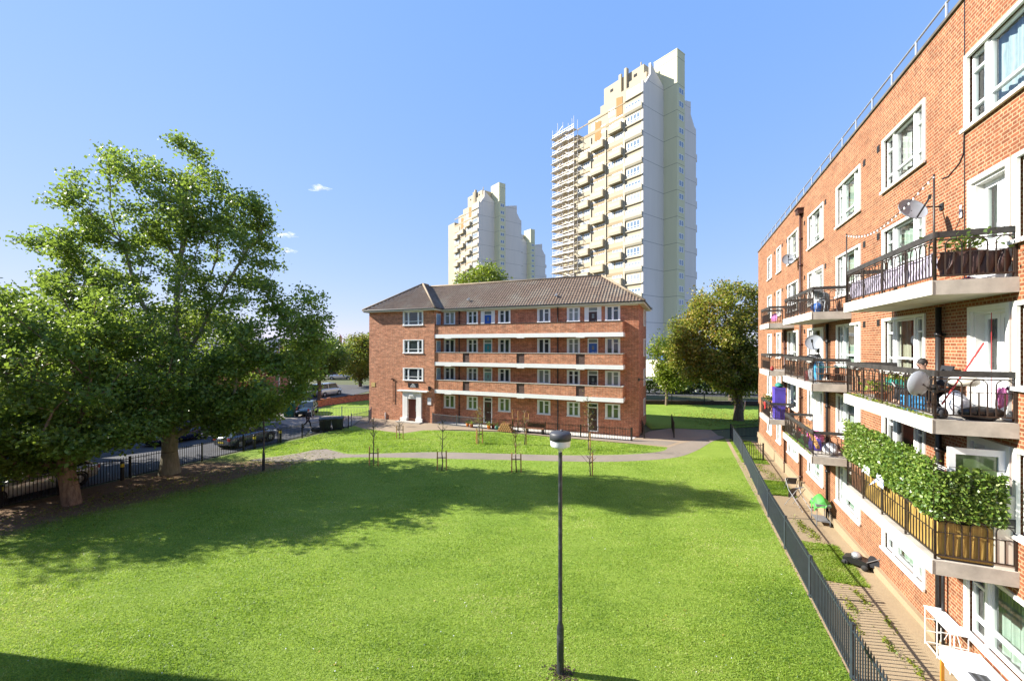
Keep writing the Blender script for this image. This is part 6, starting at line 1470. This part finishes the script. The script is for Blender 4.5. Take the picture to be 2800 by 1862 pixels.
# wire shelf unit
sz = strip_z(11.8); T = at('wire_shelf_unit', 11.83, .22, sz, 'white wire shelf unit with a solid white top against the wall', 'shelf unit'); f = MB()
for x in (-.48, 0, .48):
    for y_ in (-.14, .14): f.bar((x, y_, 0), (x, y_, .84), .011, n=6)
for zz in (.05, .30, .58):
    for x in (-.48, 0, .48): f.bar((x, -.14, zz), (x, .14, zz), .008)
    if zz == .05:
        for y_ in (-.14, .14): f.bar((-.48, y_, zz), (.48, y_, zz), .008)
for y_ in (-.14,): f.bar((-.48, y_, .05), (0, y_, .8), .006); f.bar((0, y_, .8), (.48, y_, .05), .006)
f.build('frame', M['white'], T); f = MB(); f.box(-.50, .50, -.16, .16, .84, .862); f.build('top', M['white_plastic'], T)
sz = strip_z(10.4); T = at('white_desk', 10.45, .36, sz, 'white desk with a drawer and an orange wooden leg at the bottom right corner', 'desk'); f = MB(); f.box(-.62, .62, -.31, .31, .64, .70); f.build('top', M['white_plastic'], T)
f = MB(); f.box(-.6, .6, .25, .31, .48, .638); f.box(.05, .6, -.29, .25, .48, .52); f.build('drawer_box', M['white'], T)
for (x, y_, mt) in ((.58, .27, 'orangewood'), (-.58, .27, 'white'), (.58, -.27, 'white'), (-.58, -.27, 'white')):
    M.setdefault('orangewood', plain('orange_wood', (.55, .24, .03), .5)); f = MB(); f.box(x - .025, x + .025, y_ - .025, y_ + .025, 0, .64 if mt != 'orangewood' else .66 - .02); f.build('leg', M[mt], T)
f = MB(); f.box(-.30, .18, -.10, .16, .7005, .712, 0); f.box(-.28, .16, -.06, .0, .7121, .716, 1); f.box(-.28, .16, .06, .12, .7121, .716, 1); tag(f.build('grey_case', [M['greycloth'], M['black']], None, RW(10.2, .40, sz), RZ), 'flat grey case with black stripes lying on the white desk', 'case')
# weeds in the paving joints
r2 = np.random.RandomState(44); L_c = []
for (x, y_, s_, n_) in ((19.0, 1.2, .25, 220), (18.3, 1.0, .2, 150), (14.0, 1.0, .2, 110), (13.4, 1.4, .15, 80), (12.9, .8, .12, 50), (11.9, 1.15, .12, 80), (11.2, .95, .12, 60), (12.6, 1.6, .15, 80), (26.5, .9, .5, 300), (28.2, 1.2, .4, 200), (16.0, 1.9, .9, 300)):
    for q in range(n_): p = RW(x + r2.normal() * s_ * 1.6, y_ + r2.normal() * s_ * .35); L_c.append((p.x, p.y, gz(p.y) + .03 + abs(r2.normal()) * .02))
o = leaf_mesh('weeds', np.array(L_c), None, .055, M['leaf_yellow'], None, r2, nbias=1); o['kind'] = 'stuff'
# things in front of the middle block: flower pots, planks, bench
for i, (sx, mt) in enumerate(((15.2, 'orange'), (14.7, 'terracotta'), (13.1, 'terracotta'), (12.6, 'red'), (12.1, 'teal'), (11.6, 'wood'), (11.1, 'terracotta'), (12.9, 'orange'))):
    p = MW(sx, 1.5 + .2 * math.sin(i * 2)); T = empty('flower_pot', (p.x, p.y, -.74), 0, ['orange pot left of the brown ground-floor door', 'terracotta pot touching the left of the brown door frame', 'terracotta pot right of the brown door', 'red pot right of the brown door', 'teal pot in the middle of the pot row', 'brown tub near the right end of the pot row', 'terracotta pot at the right end of the pot row', 'small orange pot just right of the brown door'][i], 'flower pot', 'flower pots by the brown ground-floor door')
    f = MB(); f.lathe([(0, 0), (.12, 0), (.18, .30), (.19, .34), (.15, .32), (0, .3)], n=12); f.build('pot', M[mt], T); r2 = np.random.RandomState(i); leaf_mesh('leaves', r2.normal(size=(60, 3)) * [.12, .12, .1] + [0, 0, .45], None, .09, M['leaf_yellow'] if i % 2 else M['leaf_ivy'], T, r2)
p = MW(11.2, 2.0); T = empty('log_pile', (p.x, p.y, -.74), RZM, 'stack of pale split timber in front of the flats railing', 'log pile'); f = MB()
for r_ in range(4):
    for q in range(7 - r_): f.bar((-.7 + q * .2 + r_ * .1, -.3, .1 + r_ * .17), (-.7 + q * .2 + r_ * .1, .3, .1 + r_ * .17), .09, n=7)
f.build('logs', M['timber'], T)
for i, sx in enumerate((10.6, 10.1, 9.5, 9.2)):
    p = MW(sx, 1.6); f = MB(); f.bar((0, 0, 0), (.05 * (i - 1), .03, 1.9 - .1 * i), .04, n=6); tag(f.build('timber_post', M['timber'], None, (p.x, p.y, -.74)), ['leftmost of four upright garden posts by the log pile', 'second upright garden post right of the log pile', 'third upright garden post from the log pile', 'rightmost upright garden post, by the grey bench'][i], 'post', 'upright timber posts by the log pile')
p = MW(8.4, 1.9); T = empty('garden_bench', (p.x, p.y, -.74), RZM, 'weathered garden bench behind the black railing of the flats', 'bench'); f = MB(); f.box(-.8, .8, -.22, .22, .42, .46); f.build('seat', M['wood'], T); f = MB(); f.box(-.8, .8, -.26, -.23, .52, .85); f.build('backrest', M['wood'], T)
for sx in (-.7, .7): f = MB(); f.box(sx-.04, sx+.04, -.22, .2, 0, .42); f.build('leg', M['black'], T)
# ================================================================ grass blades on the near green (uncountable: one object)
rs = np.random.RandomState(99)
def inside(px, py, poly):
    n_ = len(poly); c = np.zeros(len(px), bool); j = n_ - 1
    for i in range(n_):
        xi, yi = poly[i]; xj, yj = poly[j]
        c ^= ((yi > py) != (yj > py)) & (px < (xj - xi) * (py - yi) / (yj - yi + 1e-12) + xi); j = i
    return c
def grass(name, xr, yr, n, poly, hgt, mat, dirt=True, pw=2.0):
    u_ = rs.uniform(size=n) ; y = yr[0] * (yr[1] / yr[0]) ** u_        # denser near the camera
    x = y * rs.uniform(xr[0], xr[1], size=n); k = inside(x, y, poly)
    if dirt:
        d = -(x + 18.3) * .873 + (y - 15.5) * .487 + .6 * np.sin(x * 1.7) * np.cos(y * 1.3); k &= ~((d > .4 + rs.uniform(-.6, .6, n)) & (y < 27))
    x, y = x[k], y[k]; n = len(x); z = np.where(y < 9, 0, -.03 * (np.minimum(y, 34) - 9)) + .01
    h = hgt * rs.uniform(.5, 1.4, n) * (1 + .35 * np.sin(x * .9 + 1.3 * np.sin(y * .7)) * np.cos(y * 1.1)) ; wd = .0045 + .0006 * y
    a = rs.uniform(0, 6.283, n); lx, ly = rs.normal(size=n) * h * .8, rs.normal(size=n) * h * .8
    V = np.empty((n, 3, 3)); V[:, 0] = np.stack([x - np.cos(a) * wd, y - np.sin(a) * wd, z], 1); V[:, 1] = np.stack([x + np.cos(a) * wd, y + np.sin(a) * wd, z], 1); V[:, 2] = np.stack([x + lx, y + ly, z + h], 1)
    me = bpy.data.meshes.new(name); me.vertices.add(n * 3); me.vertices.foreach_set('co', V.reshape(-1)); me.loops.add(n * 3); me.loops.foreach_set('vertex_index', np.arange(n * 3, dtype=np.int32))
    me.polygons.add(n); me.polygons.foreach_set('loop_start', np.arange(0, n * 3, 3, dtype=np.int32)); me.polygons.foreach_set('loop_total', np.full(n, 3, dtype=np.int32)); me.update(calc_edges=True); me.materials.append(mat)
    o = bpy.data.objects.new(name, me); col.objects.link(o); o['kind'] = 'stuff'; return o
def blademat(name, stops):
    m = leafmat(name, stops, .55, .5); t = m.node_tree; rp = [n for n in t.nodes if n.type == 'VALTORGB'][0]; lk = rp.inputs[0].links[0].from_socket
    v = coords(t); a = mrange(t, noise(t, v, .16, 4, .6), .33, .67, -.30, .26); b2 = mrange(t, noise(t, mapping(t, v, (.5, 2.0, 1), (0, 0, .15)), 1.3, 5, .7), .38, .68, -.16, .26)
    t.links.new(mth(t, 'ADD', mth(t, 'ADD', lk, a), b2, True), rp.inputs[0]); return m
M['blade'] = blademat('grass_blade', [(0, (.05, .13, .012)), (.28, (.215, .355, .028)), (.72, (.40, .53, .075)), (1, (.62, .60, .26))])
LAWN = [(-21.5, -5), (-24.0, 12.5)] + FL[1:-2] + [(-16.4, 35.2), (-13, 27), (-11, 26.9), (3, 25.9), (7, 25.8), (10.4, 26.6), (12.8, 28.6), (15.5, 31.8), (17.4, 33.0), (15.5, 27.9), (10.55, 16.9), (6.95, 8.4), (4.9, 3), (3, -5)]
grass('grass', (-1.32, .86), (7.6, 27), 420000, LAWN, .026, M['blade'])
grass('grass', (-.62, -.25), (25, 38), 60000, [(-18.3, 28.5), (-16.3, 35), (-13.2, 37.6), (-11, 36), (-9.2, 35), (-9.1, 28.4), (-11.4, 28.3), (-13, 29.6), (-14.4, 29), (-15.8, 27.4)], .055, M['blade'], dirt=False)
ISL = [(-9.0, 28.2), (-9.3, 34.8), (-7.4, 36.6), (-1.1, 35.6), (4.0, 33.2), (9.1, 31.2), (11.3, 29.8), (7.4, 27.9), (3.3, 27.7), (-5.5, 28.6)]
grass('grass', (-.45, .42), (27.6, 37), 70000, ISL, .06, M['blade'], dirt=False)
for (a_, b_) in ((14.7, 17.5), (22.9, 25.45), (29.3, 36.9)):
    P_ = strip(a_, b_, 3.5, 4.95); grass('grass', (.45, .95), (max(8, min(p[1] for p in P_)), max(p[1] for p in P_)), 90000, P_, .07, M['blade'], dirt=False)
# pale specks: daisies and dropped leaves on the grass
n_ = 420; y = 8 * (26 / 8) ** rs.uniform(size=n_); x = y * rs.uniform(-1.2, .8, n_); k = inside(x, y, LAWN); C = np.stack([x[k], y[k], np.array([gz(q) for q in y[k]]) + .04], 1)
leaf_mesh('daisies', C[:len(C)//2], None, .028, M['whitecloth'], None, rs, nbias=3)['kind'] = 'stuff'
leaf_mesh('fallen_leaves', C[len(C)//2:], None, .06, M['leaf_chest'], None, rs, nbias=3)['kind'] = 'stuff'
# ================================================================ small wisps of cloud
m = bpy.data.materials.new('cloud_vapour'); m.use_nodes = True; t = m.node_tree; t.nodes.clear(); o_ = t.nodes.new('ShaderNodeOutputMaterial')
lw = N(t, 'ShaderNodeLayerWeight'); lw.inputs[0].default_value = .35; df = N(t, 'ShaderNodeBsdfTranslucent'); df.inputs[0].default_value = (1, 1, 1, 1); d2 = N(t, 'ShaderNodeBsdfDiffuse'); d2.inputs[0].default_value = (.95, .95, .97, 1); ad = N(t, 'ShaderNodeMixShader'); ad.inputs[0].default_value = .4
t.links.new(d2.outputs[0], ad.inputs[1]); t.links.new(df.outputs[0], ad.inputs[2]); tr = N(t, 'ShaderNodeBsdfTransparent'); mx = N(t, 'ShaderNodeMixShader')
fc = mth(t, 'MULTIPLY', mth(t, 'POWER', mth(t, 'SUBTRACT', 1, lw.outputs['Facing']), 3.0), mth(t, 'MULTIPLY', mrange(t, noise(t, coords(t), .03, 5, .7), .35, .65), .6), True)
t.links.new(fc, mx.inputs[0]); t.links.new(tr.outputs[0], mx.inputs[1]); t.links.new(ad.outputs[0], mx.inputs[2]); t.links.new(mx.outputs[0], o_.inputs[0])
for (dx, dz, w_, sd_) in ((740, 433, 22, 1), (655, 543, 20, 2), (668, 577, 14, 3)):
    Y = 1200; X = (dx * 1.1875 - 1400) / 1119 * Y; Zc = (945 - dz * 1.1875) / 1119 * Y + 7; rr = random.Random(sd_); f = MB()
    for q in range(7): f.blob((rr.uniform(-1, 1) * w_ * .9, rr.uniform(-10, 10), -rr.uniform(-1, 1) * w_ * .25 - (q - 3) * 1.2), (w_ * rr.uniform(.5, .9), 12, w_ * rr.uniform(.10, .22)), q, n=16, k=10, amp=.25)
    o = f.build('cloud', m, None, (X, Y, Zc)); o['kind'] = 'structure'
